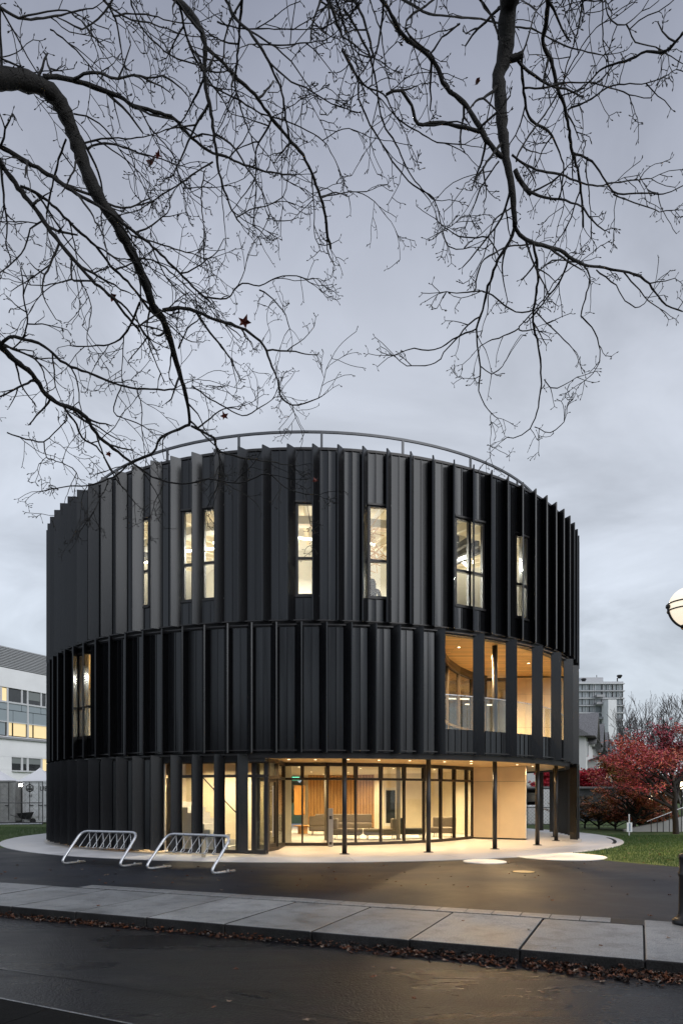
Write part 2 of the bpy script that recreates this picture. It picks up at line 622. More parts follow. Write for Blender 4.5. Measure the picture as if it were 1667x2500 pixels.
# kerb joint strip (slightly lower gutter edge line cut into slab fronts)
pv = MB()
pb = MB()
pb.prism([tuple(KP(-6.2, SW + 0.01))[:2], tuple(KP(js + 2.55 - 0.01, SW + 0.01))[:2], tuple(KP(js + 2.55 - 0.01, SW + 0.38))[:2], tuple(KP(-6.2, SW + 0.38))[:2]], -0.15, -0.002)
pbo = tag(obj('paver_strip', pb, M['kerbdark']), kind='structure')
pmesh = MB()
pmesh.box((0, 0, 0), (0.385, 0.345, 0.05))
pmesh = pmesh.mesh('paver', M['slab'])
s_ = -6.0
while s_ < js + 2.55 - 0.25:
    o = bpy.data.objects.new('paver', pmesh)
    COL.objects.link(o)
    o.parent = pbo
    p = KP(s_, SW + 0.195, -0.018 + random.uniform(-0.003, 0.003))
    o.location = p
    o.rotation_euler = (0, 0, math.atan2(KD.y, KD.x) + random.uniform(-0.01, 0.01))
    s_ += 0.40
# seam in the road, near kerb
sm = MB()
pl = []
for i in range(60):
    X = -6 + i * 0.25
    Y = 5.80 - 0.458 * X + random.uniform(-0.012, 0.012)
    pl.append((X, Y))
for i in range(59):
    a, b = pl[i], pl[i + 1]
    w = 0.010 + random.random() * 0.012
    sm.face([(a[0], a[1] - w, -0.146), (b[0], b[1] - w, -0.146), (b[0], b[1] + w, -0.146), (a[0], a[1] + w, -0.146)])
tag(obj('road_seam', sm, mat('seam_tar', (0.006, 0.006, 0.007), 0.35)), kind='structure')
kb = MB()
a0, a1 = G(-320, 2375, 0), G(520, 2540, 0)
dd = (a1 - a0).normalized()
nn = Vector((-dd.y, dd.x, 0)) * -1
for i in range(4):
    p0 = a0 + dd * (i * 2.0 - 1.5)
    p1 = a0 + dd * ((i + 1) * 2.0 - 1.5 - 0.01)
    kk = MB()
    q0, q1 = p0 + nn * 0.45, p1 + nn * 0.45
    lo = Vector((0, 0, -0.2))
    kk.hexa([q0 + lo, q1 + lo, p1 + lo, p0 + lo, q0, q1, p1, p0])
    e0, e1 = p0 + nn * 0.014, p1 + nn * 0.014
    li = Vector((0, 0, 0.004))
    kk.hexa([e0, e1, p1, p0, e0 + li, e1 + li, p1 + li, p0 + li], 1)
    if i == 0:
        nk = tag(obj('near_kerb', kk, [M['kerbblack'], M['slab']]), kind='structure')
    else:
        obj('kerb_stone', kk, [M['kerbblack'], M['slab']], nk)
# ------------------------------------------------------------------ building constants
X0, D0, RR = -1.094, 30.0, 10.668
TH0, DT = -1.1521, 2 * math.pi / 96
ZT, Z3, Z2, Z1 = 11.45, 6.575, 2.90, 0.09
RW = 10.40
BC = Vector((X0, D0, 0))


def th(i):
    return TH0 + DT * i


def rp_(i, r, z=0.0):
    t = th(i)
    return Vector((X0 + r * math.sin(t), D0 - r * math.cos(t), z))


def ring_seg(mb, r0, r1, z0, z1, t0, t1, n, mi=0):
    for k in range(n):
        a = t0 + (t1 - t0) * k / n
        b = t0 + (t1 - t0) * (k + 1) / n
        q = []
        for z in (z0, z1):
            q += [(X0 + r1 * math.sin(a), D0 - r1 * math.cos(a), z), (X0 + r1 * math.sin(b), D0 - r1 * math.cos(b), z),
                  (X0 + r0 * math.sin(b), D0 - r0 * math.cos(b), z), (X0 + r0 * math.sin(a), D0 - r0 * math.cos(a), z)]
        mb.hexa(q, mi)


# apron: inner floor and 24 outer slabs with joints
ap = MB()
ap.lathe([(10.75, -0.2), (10.75, 0.012)], (X0, D0, 0), 96)
apo = tag(obj('concrete_apron', ap, mat('light_concrete_floor', (0.68, 0.64, 0.58), 0.4, 0, 0.9, 0.07, 0.1, 40, rvar=0.1)), kind='structure')
for k in range(24):
    m_ = MB()
    a = 0.118 + k * math.pi / 12
    ring_seg(m_, 10.756, 12.22, -0.2, 0.012, a + 0.0006, a + math.pi / 12 - 0.0006, 12)
    obj('slab', m_, M['apron'], apo)
# ================================================================== BUILDING
B = empty('round_building', BC, 0, 'three storey round building clad in black vertical metal fins with warm lit windows', 'building')


def rot_obj(name, me, i, z=0.0, parent=B):
    o = bpy.data.objects.new(name, me)
    COL.objects.link(o)
    o.parent = parent
    o.rotation_euler = (0, 0, th(i))
    o.location = (0, 0, z)
    return o


def fin_mesh(h, sgn):
    # blade from root (angle +off) to tip; local frame: tip at theta=0
    off = 0.285 * DT * sgn
    r0 = RW - 0.01
    tip = Vector((0, -RR, 0))
    root = Vector((r0 * math.sin(off), -r0 * math.cos(off), 0))
    d = (tip - root).normalized()
    nrm = Vector((-d.y, d.x, 0)) * 0.021
    m_ = MB()
    zt = Vector((0, 0, h))
    m_.hexa([root - nrm, tip - nrm, tip + nrm, root + nrm, root - nrm + zt, tip - nrm + zt, tip + nrm + zt, root + nrm + zt])
    return m_.mesh('fin', M['fin'])


f3 = fin_mesh(ZT - Z3, 1)
f2 = fin_mesh(Z3 - Z2 - 0.05, -1)
f1 = fin_mesh(Z2 - Z1 - 0.03, 1)
for i in range(-9, 47):
    rot_obj('fin', f3, i, Z3)
for i in range(-9, 47):
    if i >= 24 and i <= 37 and (i - 23) % 2 == 1:
        continue
    rot_obj('fin', f2, i + 0.57, Z2)
for i in list(range(-9, 16)) + list(range(35, 44)) + [45]:
    rot_obj('fin', f1, i, Z1)

# panels ------------------------------------------------------------
pan_cache = {}


def panel_mesh(z0, z1, nb=1):
    key = (round(z0, 3), round(z1, 3))
    if key in pan_cache:
        return pan_cache[key]
    w = DT / 3
    g_ = 0.0062 / RW
    a, b = -w / 2 + g_, w / 2 - g_
    m_ = MB()
    r1, r0 = RW, RW - 0.045
    # pan with raised seam edge on the left
    q = []
    def pt(r, t, z):
        return (r * math.sin(t), -r * math.cos(t), z)
    e = 0.020 / RW
    ta, tb, ra = a, a + e, r1 + 0.022
    m_.hexa([pt(ra, ta, z0), pt(ra, tb, z0), pt(r0, tb, z0), pt(r0, ta, z0), pt(ra, ta, z1), pt(ra, tb, z1), pt(r0, tb, z1), pt(r0, ta, z1)])
    # sheet face dished a few millimetres between its seams, smooth shaded
    n_ = 6
    v0 = len(m_.v)
    for k in range(n_ + 1):
        u = k / n_
        t_ = a + e + (b - a - e) * u
        r_ = r1 - 0.0055 * math.sin(math.pi * u)
        m_.v += [pt(r_, t_, z0), pt(r_, t_, z1)]
    for k in range(n_):
        m_.f.append((v0 + 2 * k, v0 + 2 * k + 2, v0 + 2 * k + 3, v0 + 2 * k + 1))
        m_.m.append(0)
    for z in (z0, z1):
        m_.face([pt(r1, a + e, z), pt(r0, a + e, z), pt(r0, b, z), pt(r1, b, z)])
    m_.face([pt(r1, b, z0), pt(r0, b, z0), pt(r0, b, z1), pt(r1, b, z1)])
    me = m_.mesh('wall_panel', M['panel'])
    fl_ = [6 <= q < 6 + n_ for q in range(len(me.polygons))]
    me.polygons.foreach_set('use_smooth', fl_)
    pan_cache[key] = me
    return me


WIN3 = [(28 / 3, 31 / 3), (12, 14), (17, 18), (20, 21), (24, 77 / 3), (83 / 3, 86 / 3)]
WIN2 = [(5, 19 / 3)]
W3Z = (7.30, 9.95)
W2Z = (3.55, 6.30)


def columns(lo, hi, z0, z1, wins, wz, skip=None):
    back, liner = MB(), MB()
    for j in range(lo * 3, hi * 3):
        c = (j + 0.5) / 3 + 0.285
        inw = any(a * 3 - 0.01 <= j < b * 3 - 0.01 for a, b in wins)
        rng = [(z0, wz[0]), (wz[1], z1)] if inw else [(z0, z1)]
        for (a, b) in rng:
            ta, tb = th(j / 3 + 0.285), th((j + 1) / 3 + 0.285)
            ring_seg(back, RW - 0.10, RW - 0.05, a, b, ta, tb, 1)
            ring_seg(liner, RW - 0.17, RW - 0.105, a, b, ta, tb, 1)
            if -2 <= j / 3 <= 39:
                rot_obj('wall_panel', panel_mesh(a + (0.004 if a == z0 else 0.03), b - (0.004 if b == z1 else 0.03)), c)
    return back, liner


b3, l3 = columns(-10, 47, Z3 + 0.05, ZT - 0.05, WIN3, W3Z)
obj('wall', b3, M['back_black'], B)
obj('inner_wall', l3, M['white_in'], B)
b2, l2 = columns(-10, 23, Z2 + 0.02, Z3 - 0.13, WIN2, W2Z)
obj('wall', b2, M['back_black'], B)
obj('inner_wall', l2, M['white_in'], B)
b1, l1 = columns(-10, 11, Z1 + 0.01, Z2 - 0.14, [], (0, 0))
obj('wall', b1, M['back_black'], B)
obj('inner_wall', l1, M['white_in'], B)
KW = 3.66
bk, lk = columns(23, 38, Z2 + 0.02, KW, [], (0, 0))
obj('parapet_wall', bk, M['back_black'], B)
obj('parapet_wall', lk, M['frame'], B)
for q in (M['fin'], M['panel']):
    t_ = q.node_tree
    pb_ = t_.nodes['Principled BSDF']
    oi = N(t_, 'ShaderNodeObjectInfo')
    m1 = N(t_, 'ShaderNodeMapRange')
    m1.inputs['To Min'].default_value = 0.46
    m1.inputs['To Max'].default_value = 0.60
    t_.links.new(oi.outputs['Random'], m1.inputs['Value'])
    t_.links.new(m1.outputs[0], pb_.inputs['Specular IOR Level'])
for q in (M['fin'], M['panel']):
    q.node_tree.nodes['Principled BSDF'].inputs['Specular Tint'].default_value = (0.93, 0.96, 1.0, 1)
# rear walls (plain)
m_ = MB()
ring_seg(m_, RW - 0.2, RW - 0.02, Z2, ZT - 0.05, th(47.285), th(86.285), 40)
obj('rear_wall', m_, M['panel'], B)
m_ = MB()
ring_seg(m_, RW - 0.22, RW - 0.20, Z2 + 0.1, ZT - 0.1, th(47.285), th(86.285), 40)
obj('inner_wall', m_, M['white_in'], B)
m_ = MB()
ring_seg(m_, RW - 0.2, RW - 0.02, 0.02, Z2, th(52), th(66.8), 16)
ring_seg(m_, RW - 0.2, RW - 0.02, 0.02, Z2, th(69.4), th(86.285), 18)
obj('rear_wall', m_, M['cream'], B)
# ring trims
m_ = MB()
ring_seg(m_, RW - 0.20, RW + 0.035, ZT - 0.05, ZT + 0.02, 0, 2 * math.pi, 96)
obj('parapet_cap', m_, M['frame'], B)
m_ = MB()
ring_seg(m_, RW - 0.25, RW - 0.03, Z3 - 0.13, Z3 + 0.046, 0, 2 * math.pi, 96)
obj('storey_band', m_, M['back_black'], B)
m_ = MB()
ring_seg(m_, RW - 0.25, RW - 0.03, Z2 - 0.14, Z2 + 0.016, 0, 2 * math.pi, 96)
obj('storey_band', m_, M['back_black'], B)
# thin steel support rings carrying the fins, at each storey end
for z in (Z3 + 0.02, Z3 - 0.10, Z2 + 0.06, Z2 - 0.06, ZT - 0.35):
    m_ = MB()
    t1 = 2 * math.pi
    if z < Z2:
        ring_seg(m_, RW + 0.06, RW + 0.10, z, z + 0.03, th(-9), th(15.3), 40)
        ring_seg(m_, RW + 0.06, RW + 0.10, z, z + 0.03, th(35), th(45.3), 20)
    elif z > ZT - 1:
        continue
    else:
        ring_seg(m_, RW + 0.05, RW + 0.09, z, z + 0.03, th(-9), th(46), 80)
    obj('support_ring', m_, M['frame'], B)


# slabs
def disc(name, r, z0, z1, m, n=96):
    a = MB()
    a.lathe([(r, z0), (r, z1)], (X0, D0, 0), n)
    return obj(name, a, m, B)


disc('soffit', RW - 0.26, 2.82, 2.86, M['soffit'])
disc('floor_slab', RW - 0.27, 2.861, 3.00, M['lobby_floor'])
disc('soffit', RW - 0.26, 6.44, 6.48, M['soffit'])
disc('floor_slab', RW - 0.27, 6.481, 6.70, M['lobby_floor'])
disc('ceiling', RW - 0.26, 10.90, 10.95, M['white_in'])
disc('roof', RW - 0.21, 10.96, 11.20, M['frame'])
# roof railing
m_ = MB()
rl = 9.45
RT = 12.44
for (z, h_) in ((RT, 0.07), (RT - 0.50, 0.035)):
    mm = MB()
    ring_seg(mm, rl - 0.025, rl + 0.025, z - h_, z, 0, 2 * math.pi, 120)
    obj('roof_rail', mm, M['rail'], B)
pm = MB()
pm.box((0, -rl, 11.2 + (RT - 11.2 - 0.07) / 2), (0.07, 0.045, RT - 11.2 - 0.075))
pm = pm.mesh('rail_post', M['rail'])
for k in range(-6, 12):
    o = bpy.data.objects.new('rail_post', pm)
    COL.objects.link(o)
    o.parent = B
    o.rotation_euler = (0, 0, 0.052 + k * math.pi / 12)


# windows
def window(i0, i1, z0, z1, r, nl, ztr, frame=M['frame'], pane=M['glass'], f=0.07, name='window'):
    """frame with nl lights, transom at ztr, between indices i0,i1 on radius r"""
    fr = MB()
    a, b = rp_(i0 + 0.285, r), rp_(i1 + 0.285, r)
    d = (b - a).normalized()
    a = a + d * 0.012
    b = b - d * 0.012
    zv = lambda p, z: (p.x, p.y, z)
    def vbar(p, w):
        fr.slabw(p - d * w / 2, p + d * w / 2, 0.11, z0 + 0.004, z1 - 0.004)
    L = (b - a).length
    xs = [f / 2] + [L * k / nl for k in range(1, nl)] + [L - f / 2]
    for x in xs:
        vbar(a + d * x, f if x in (xs[0], xs[-1]) else f * 1.2)
    for z, hh in ((z0 + f / 2, f), (z1 - f / 2, f)) + (((ztr, f * 1.1),) if ztr else ()):
        fr.slabw(a, b, 0.105, z - hh / 2, z + hh / 2)
    w = obj(name, fr, frame, B)
    zr = [(z0 + f, ztr - f * 0.55), (ztr + f * 0.55, z1 - f)] if ztr else [(z0 + f, z1 - f)]
    for k in range(nl):
        for (za, zb) in zr:
            p = MB()
            p.slabw(a + d * (xs[k] + f / 2 - 0.006), a + d * (xs[k + 1] - f / 2 + 0.006), 0.008, za - 0.006, zb + 0.006)
            obj('pane', p, pane, w)
    return w


for (a, b) in WIN3:
    window(a, b, W3Z[0], W3Z[1], RW - 0.06, 2 if b - a > 1.3 else 1, 8.37)
for (a, b) in WIN2:
    window(a, b, W2Z[0], W2Z[1], RW - 0.06, 1, 4.55)
# raised window surround flashings
for (a, b) in WIN3 + WIN2:
    z0, z1 = W3Z if (a, b) in WIN3 else W2Z
    for z in (z0, z1):
        m_ = MB()
        p, q = rp_(a + 0.285, RW + 0.012), rp_(b + 0.285, RW + 0.012)
        m_.slabw(p, q, 0.07, z - 0.028, z + 0.026)
        obj('window_flashing', m_, M['frame'], B)

# columns on the 24-grid
cmn = MB()
cmn.tube([(0, 0, 0.0), (0, 0, 2.818)], 0.072, 20)
cmn = cmn.mesh('column', M['column'], True)
for k in range(0, 6):
    a = 0.118 + k * math.pi / 12
    o = bpy.data.objects.new('column', cmn)
    COL.objects.link(o)
    o.parent = B
    o.location = (9.88 * math.sin(a), -9.88 * math.cos(a), 0.013)
    m_ = MB()
    m_.lathe([(0.15, 0.0), (0.15, 0.012), (0.11, 0.022)], (X0 + 9.88 * math.sin(a), D0 - 9.88 * math.cos(a), 0.0125), 20)
    obj('base_plate', m_, M['column'], o)
    if k in (2, 3, 4):
        m_ = MB()
        m_.tube([(X0 + 9.88 * math.sin(a), D0 - 9.88 * math.cos(a), 3.0), (X0 + 9.88 * math.sin(a), D0 - 9.88 * math.cos(a), 6.44)], 0.085, 20)
        obj('column', m_, M['column'], B, True)
# ---- ground floor curved glazing and vestibule
GP = [(627, 20.45), (652, 21.1), (675, 21.8), (692, 23.6), (738, 23.6), (800, 23.6), (868, 23.85), (929, 24.2), (985.7, 24.6), (1034, 25.05), (1075, 25.7), (1108, 26.4), (1138, 27.1), (1153, 27.7)]
GL = [XY(a, b) for a, b in GP]


def glaz_run(pts, z0, z1, ztr, frame, pane, name, wl=0.06, wu=0.12, door=()):
    gw = empty(name, (pts[0].x, pts[0].y, 0))
    gw.parent = B
    gw.matrix_parent_inverse = Matrix.Translation(-BC)
    fr = MB()
    for i, p in enumerate(pts):
        d = (pts[min(i + 1, len(pts) - 1)] - pts[max(i - 1, 0)]).normalized()
        m_ = MB()
        m_.slabw(p - d * wl / 2, p + d * wl / 2, 0.12, z0 + 0.10, ztr - 0.04)
        m_.slabw(p - d * wu / 2, p + d * wu / 2, 0.13, ztr + 0.04, z1 - 0.12)
        obj('mullion', m_, frame, gw)
    for nm_, th_, za, zb in (('sill', 0.14, z0, z0 + 0.10), ('transom', 0.14, ztr - 0.04, ztr + 0.04), ('head', 0.16, z1 - 0.12, z1)):
        m_ = MB()
        for a, b in zip(pts, pts[1:]):
            m_.slabw(a, b, th_, za, zb)
        obj(nm_, m_, frame, gw)
    for i, (a, b) in enumerate(zip(pts, pts[1:])):
        for (za, zb) in ((z0 + 0.095, ztr - 0.035), (ztr + 0.035, z1 - 0.115)):
            if i in door and za < 1:
                continue
            m_ = MB()
            m_.slabw(a, b, 0.012, za, zb)
            obj('pane', m_, pane, gw)
    return gw


glaz_run(GL[3:], 0.012, 2.818, 2.27, M['bronze'], M['glass'], 'curved_glazing')
glaz_run(GL[:4], 0.012, 2.818, 2.27, M['bronze'], M['glass'], 'entrance_glazing', door=(0, 1))
# pair of doors in the entrance screen
for k in (0, 1):
    a, b = GL[k], GL[k + 1]
    d = (b - a).normalized()
    a2, b2 = a + d * 0.05, b - d * 0.05
    m_ = MB()
    for p in (a2 + d * 0.05, b2 - d * 0.05):
        m_.slabw(p - d * 0.05, p + d * 0.05, 0.055, 0.03, 2.22)
    m_.slabw(a2 + d * 0.1, b2 - d * 0.1, 0.054, 0.03, 0.24)
    m_.slabw(a2 + d * 0.1, b2 - d * 0.1, 0.054, 2.12, 2.22)
    dr = obj('door', m_, M['bronze'], B)
    m_ = MB()
    m_.slabw(a2 + d * 0.095, b2 - d * 0.095, 0.01, 0.235, 2.125)
    obj('pane', m_, M['glass_tint'], dr)
    m_ = MB()
    nx = Vector((d.y, -d.x, 0)) * 0.10
    p = (b2 - d * 0.16) if k == 0 else (a2 + d * 0.16)
    m_.tube([p + nx + Vector((0, 0, 0.45)), p + nx + Vector((0, 0, 2.0))], 0.017, 8)
    for z in (0.6, 1.85):
        m_.tube([p + Vector((0, 0, z)), p + nx + Vector((0, 0, z))], 0.01, 6)
    obj('handle', m_, M['steel'], dr)
# straight ring glazing behind the left ground-floor fins
ri = 9.98
rg = [rp_(i, ri) for i in (11.2, 11.75, 12.68, 13.68, 14.68, 15.4, 15.95)]
glaz_run(rg + [GL[0]], 0.03, 2.76, 2.27, M['frame'], M['glass'], 'stair_glazing', 0.13, 0.13)
m_ = MB()
ring_seg(m_, ri - 0.1, RW - 0.06, 2.66, 2.80, th(11), th(16), 10)
obj('head_panel', m_, M['back_black'], B)
# beige feature wall
wa, wb = XY(1155.5, 27.5), XY(1283, 26.6)
d = (wb - wa).normalized()
wp = empty('feature_wall', (wa.x, wa.y, 0))
wp.parent = B
wp.matrix_parent_inverse = Matrix.Translation(-BC)
L = (wb - wa).length
nrm = Vector((d.y, -d.x, 0))
m_ = MB()
m_.slabw(wa - nrm * 0.15, wb - nrm * 0.15 - d * 0.01, 0.24, 0.02, 2.815)
obj('core', m_, M['back_black'], wp)
for (xa, xb) in ((0.0, L * 0.5), (L * 0.5, L)):
    for (za, zb) in ((0.07, 2.245), (2.255, 2.81)):
        m_ = MB()
        m_.slabw(wa + d * (xa + 0.004), wa + d * (xb - 0.004), 0.03, za, zb)
        obj('wall_panel', m_, M['beige'], wp)
m_ = MB()
m_.slabw(wb + d * 0.012, XY(1262, 34), 0.03, 0.07, 2.81)
obj('wall_panel', m_, M['white_in'], wp)

# ---- lobby interior
back = MB()
# slatted wall backing
sa, sbb = XY(752, 37), XY(915, 36.2)
nsl = 46


def arcpt(t):
    p = sa.lerp(sbb, t)
    return Vector((p.x, p.y + 0.9 * math.sin(math.pi * t), 0))


for k in range(12):
    back.slabw(arcpt(k / 12), arcpt((k + 1) / 12), 0.06, 0.02, 2.80)
obj('lobby_wall', back, M['slat_back'], B)
sl = MB()
for k in range(nsl):
    p = arcpt((k + 0.5) / nsl)
    sl.box((p.x, p.y - 0.07, 1.42), (0.043, 0.07, 2.72))
tag(obj('slats', sl, M['slat'], B), kind='stuff')
cw = MB()
for a, b in ((XY(915, 36), XY(930, 35)), (XY(930, 35), XY(1075, 33.5)), (XY(1075, 33.5), XY(1110, 31)), (XY(1110, 31), XY(1175, 30.0)), (XY(1175, 30.0), XY(1172, 27.9))):
    cw.slabw(a, b, 0.08, 0.02, 2.80)
for a, b in ((XY(752, 37), XY(741, 37.3)), ):
    cw.slabw(a, b, 0.08, 0.02, 2.80)
obj('lobby_wall', cw, M['cream'], B)
m_ = MB()
rim = [tuple(p.xy) for p in GL[3:]] + [tuple(XY(1170, 28).xy), tuple(XY(1176, 30).xy), tuple(XY(1112, 31).xy), tuple(XY(1077, 33.5).xy), tuple(XY(915, 36.2).xy), tuple((XY(830, 38)).xy), tuple(XY(690, 38.5).xy), (-5.5, 38), (-5.0, 27)]
m_.prism(rim, 2.795, 2.815)
obj('lobby_ceiling', m_, M['cream'], B)
# stair room behind left glazing
m_ = MB()
for i in range(6):
    a, b = rp_(9.5 + i * 0.9, 8.0), rp_(9.5 + (i + 1) * 0.9, 8.0)
    m_.slabw(a, b, 0.08, 0.02, 2.80)
m_.slabw(rp_(14.95, 8.04), rp_(15.6, 5.5), 0.08, 0.02, 2.80)
m_.slabw(rp_(9.5, 8.0), rp_(9.5, 10.1), 0.08, 0.02, 2.80)
obj('stair_wall', m_, M['cream'], B)
st = MB()
hd = MB()
hp = []
for k in range(9):
    i = 13.6 - k * 0.34
    a, b = rp_(i, 8.15), rp_(i, 9.1)
    e = rp_(i - 0.34, 8.15)
    e2 = rp_(i - 0.34, 9.1)
    z = 0.15 + 0.17 * k
    st.hexa([(*b.xy, 0.02), (*a.xy, 0.02), (*e.xy, 0.02), (*e2.xy, 0.02), (*b.xy, z), (*a.xy, z), (*e.xy, z), (*e2.xy, z)])
    hp.append(rp_(i, 8.22, z + 0.9))
obj('stair', st, M['apron'], B)
hd.tube(hp, 0.022, 8)
obj('handrail', hd, M['frame'], B, True)
# framed dark glass door at the back of the lobby
dpos = XY(953, 34.55)
m_ = MB()
m_.box((dpos.x, dpos.y - 0.06, 1.15), (0.62, 0.03, 1.9), math.atan2(-1.5, 5.1) * 0.4)
ldr = obj('door', m_, M['white_in'], B)
m_ = MB()
m_.box((dpos.x, dpos.y - 0.085, 1.16), (0.46, 0.02, 1.62), math.atan2(-1.5, 5.1) * 0.4)
obj('pane', m_, mat('dark_reflecting_glass', (0.02, 0.025, 0.03), 0.06, 0, spec=0.8), ldr)
# downlights --------------------------------------------------------
dlm = MB()
dlm.lathe([(0.036, 0.0), (0.040, -0.004)], (0, 0, 0), 14)
dlm = dlm.mesh('downlight', M['downlight'])


def downlight(p, power, col=(1, 0.68, 0.35), size=0.12, spread=150):
    o = bpy.data.objects.new('downlight', dlm)
    COL.objects.link(o)
    o.parent = B
    o.location = Vector(p) - BC
    ld = bpy.data.lights.new('downlight_lamp', 'AREA')
    ld.shape = 'DISK'
    ld.size = size
    ld.energy = power
    ld.color = col
    ld.spread = R_(spread)
    l = bpy.data.objects.new('downlight_lamp', ld)
    COL.objects.link(l)
    l.parent = B
    l.location = Vector(p) - BC - Vector((0, 0, 0.02))
    return l


PW = 2.3
for (px, Y) in ((705, 21.6), (770, 21.7), (850, 21.6), (925, 22.0), (1000, 22.3), (1085, 23.0), (1150, 24.3), (1205, 24.6), (1262, 25.2), (1150, 22.6), (1300, 26.5)):
    q = XY(px, Y, 2.817)
    downlight(q, 11 * PW)
for (px, Y) in ((730, 26.5), (800, 28), (880, 28), (960, 28), (1030, 28.5), (760, 32), (850, 33), (930, 32), (1060, 29.2), (700, 33), (1110, 28.6), (1135, 28.6), (790, 35.3), (870, 35)):
    downlight(XY(px, Y, 2.79), 30 * PW, (1, 0.74, 0.44))
for i in (11.3, 12.7, 14.1, 15.2):
    downlight(rp_(i, 9.0, 2.79), 20 * PW, (1, 0.74, 0.44))
# ---- second floor terrace
TP = [rp_(22.9, 10.1), XY(1072, 22.4), XY(1090, 24.2), XY(1118, 25.7), XY(1150, 26.9), XY(1184, 27.7)]
glaz_run(TP, 3.0, 6.30, 4.20, M['bronze'], M['glass_tint'], 'terrace_glazing', 0.06, 0.06)
hb = MB()
for a, b in zip(TP, TP[1:]):
    hb.slabw(a, b, 0.2, 6.30, 6.438)
obj('head_panel', hb, M['bronze'], B)
ta, tb = XY(1184, 27.7), XY(1236, 27.7)
glaz_run([ta, tb], 3.0, 6.36, 5.50, M['bronze'], M['glass_tint'], 'terrace_door', 0.06, 0.06)
tw = empty('terrace_wall', (tb.x, tb.y, 3))
tw.parent = B
tw.matrix_parent_inverse = Matrix.Translation(-BC)
xs = [1237, 1283, 1328, 1374, 1400, 1416]
for a, b in zip(xs, xs[1:]):
    for (za, zb) in ((3.01, 4.4), (4.41, 5.72), (5.73, 6.38)):
        m_ = MB()
        p, q = XY(a, 27.7), XY(b, 27.7)
        if q.x > 8.95:
            q.x = 8.95
        m_.slabw(p + Vector((0.005, 0, 0)), q - Vector((0.005, 0, 0)), 0.04, za, zb)
        obj('wall_panel', m_, M['beige'], tw)
m_ = MB()
m_.slabw(tb + Vector((0, 0.07, 0)), Vector((8.95, 27.77, 0)), 0.06, 3.0, 6.44)
obj('core', m_, M['back_black'], tw)
# glass guard
gr_ = MB()
for k in range(14):
    i = 23.3 + k
    m_ = MB()
    m_.slabw(rp_(i + 0.02, 10.10), rp_(i + 0.98, 10.10), 0.014, KW - 0.25, 4.70)
    if k == 0:
        gg = empty('glass_guard', rp_(23.3, 10.1, KW))
        gg.parent = B
        gg.matrix_parent_inverse = Matrix.Translation(-BC)
    obj('pane', m_, M['glass_bal'], gg)
m_ = MB()
ring_seg(m_, 10.085, 10.115, 4.705, 4.73, th(23.3), th(37.3), 28)
obj('guard_rail', m_, M['galv'], gg)
# opening jamb at the left end of the terrace
m_ = MB()
m_.slabw(rp_(23.285, RW - 0.02), rp_(22.9, 10.0), 0.06, Z2 + 0.02, 6.44)
obj('opening_jamb', m_, M['bronze'], B)
for (px, Y, pw_) in ((1120, 22.3, 300), (1180, 23.0, 260), (1240, 23.6, 120), (1290, 25.0, 25), (1165, 25.0, 230), (1350, 25.8, 15)):
    downlight(XY(px, Y, 6.437), pw_ * PW, (1, 0.66, 0.32))
# interiors of floor two and three: white core drum and lamps
for (za, zb) in ((3.0, 6.43), (6.7, 10.9)):
    m_ = MB()
    m_.lathe([(5.0, za), (5.0, zb)], (X0, D0 + 1.2, 0), 40)
    obj('core_wall', m_, M['white_in'], B)


def lin_lamp(i, r, z, rot, L=1.5, w=20):
    p = rp_(i, r, z)
    m_ = MB()
    m_.box(p, (L, 0.08, 0.05), rot)
    o = obj('linear_lamp', m_, M['linear'], B)
    ld = bpy.data.lights.new('linear_lamp_light', 'AREA')
    ld.shape = 'RECTANGLE'
    ld.size = L
    ld.size_y = 0.08
    ld.energy = w
    ld.color = (1, 0.95, 0.86)
    l = bpy.data.objects.new('linear_lamp_light', ld)
    COL.objects.link(l)
    l.parent = B
    l.location = p - BC - Vector((0, 0, 0.03))
    l.rotation_euler = (0, 0, rot)


for i in (2, 6.5, 9.5, 13, 17.5, 20.5, 24.5, 29, 33):
    lin_lamp(i, 7.7, 9.9, th(i) + 0.3, 1.6, 330)
for i in (1.0, 3.5, 6, 9):
    lin_lamp(i, 8.0, 5.9, th(i) + 0.3, 1.6, 200)
lin_lamp(21.0, 7.0, 5.9, th(21) + 0.3, 1.6, 60)
for px, Y in ((1120, 31), (1175, 33)):
    lin_lamp((math.atan2(XY(px, Y).x - X0, D0 - Y) - TH0) / DT, (XY(px, Y) - BC).length, 6.0, 0.2, 1.6, 50)
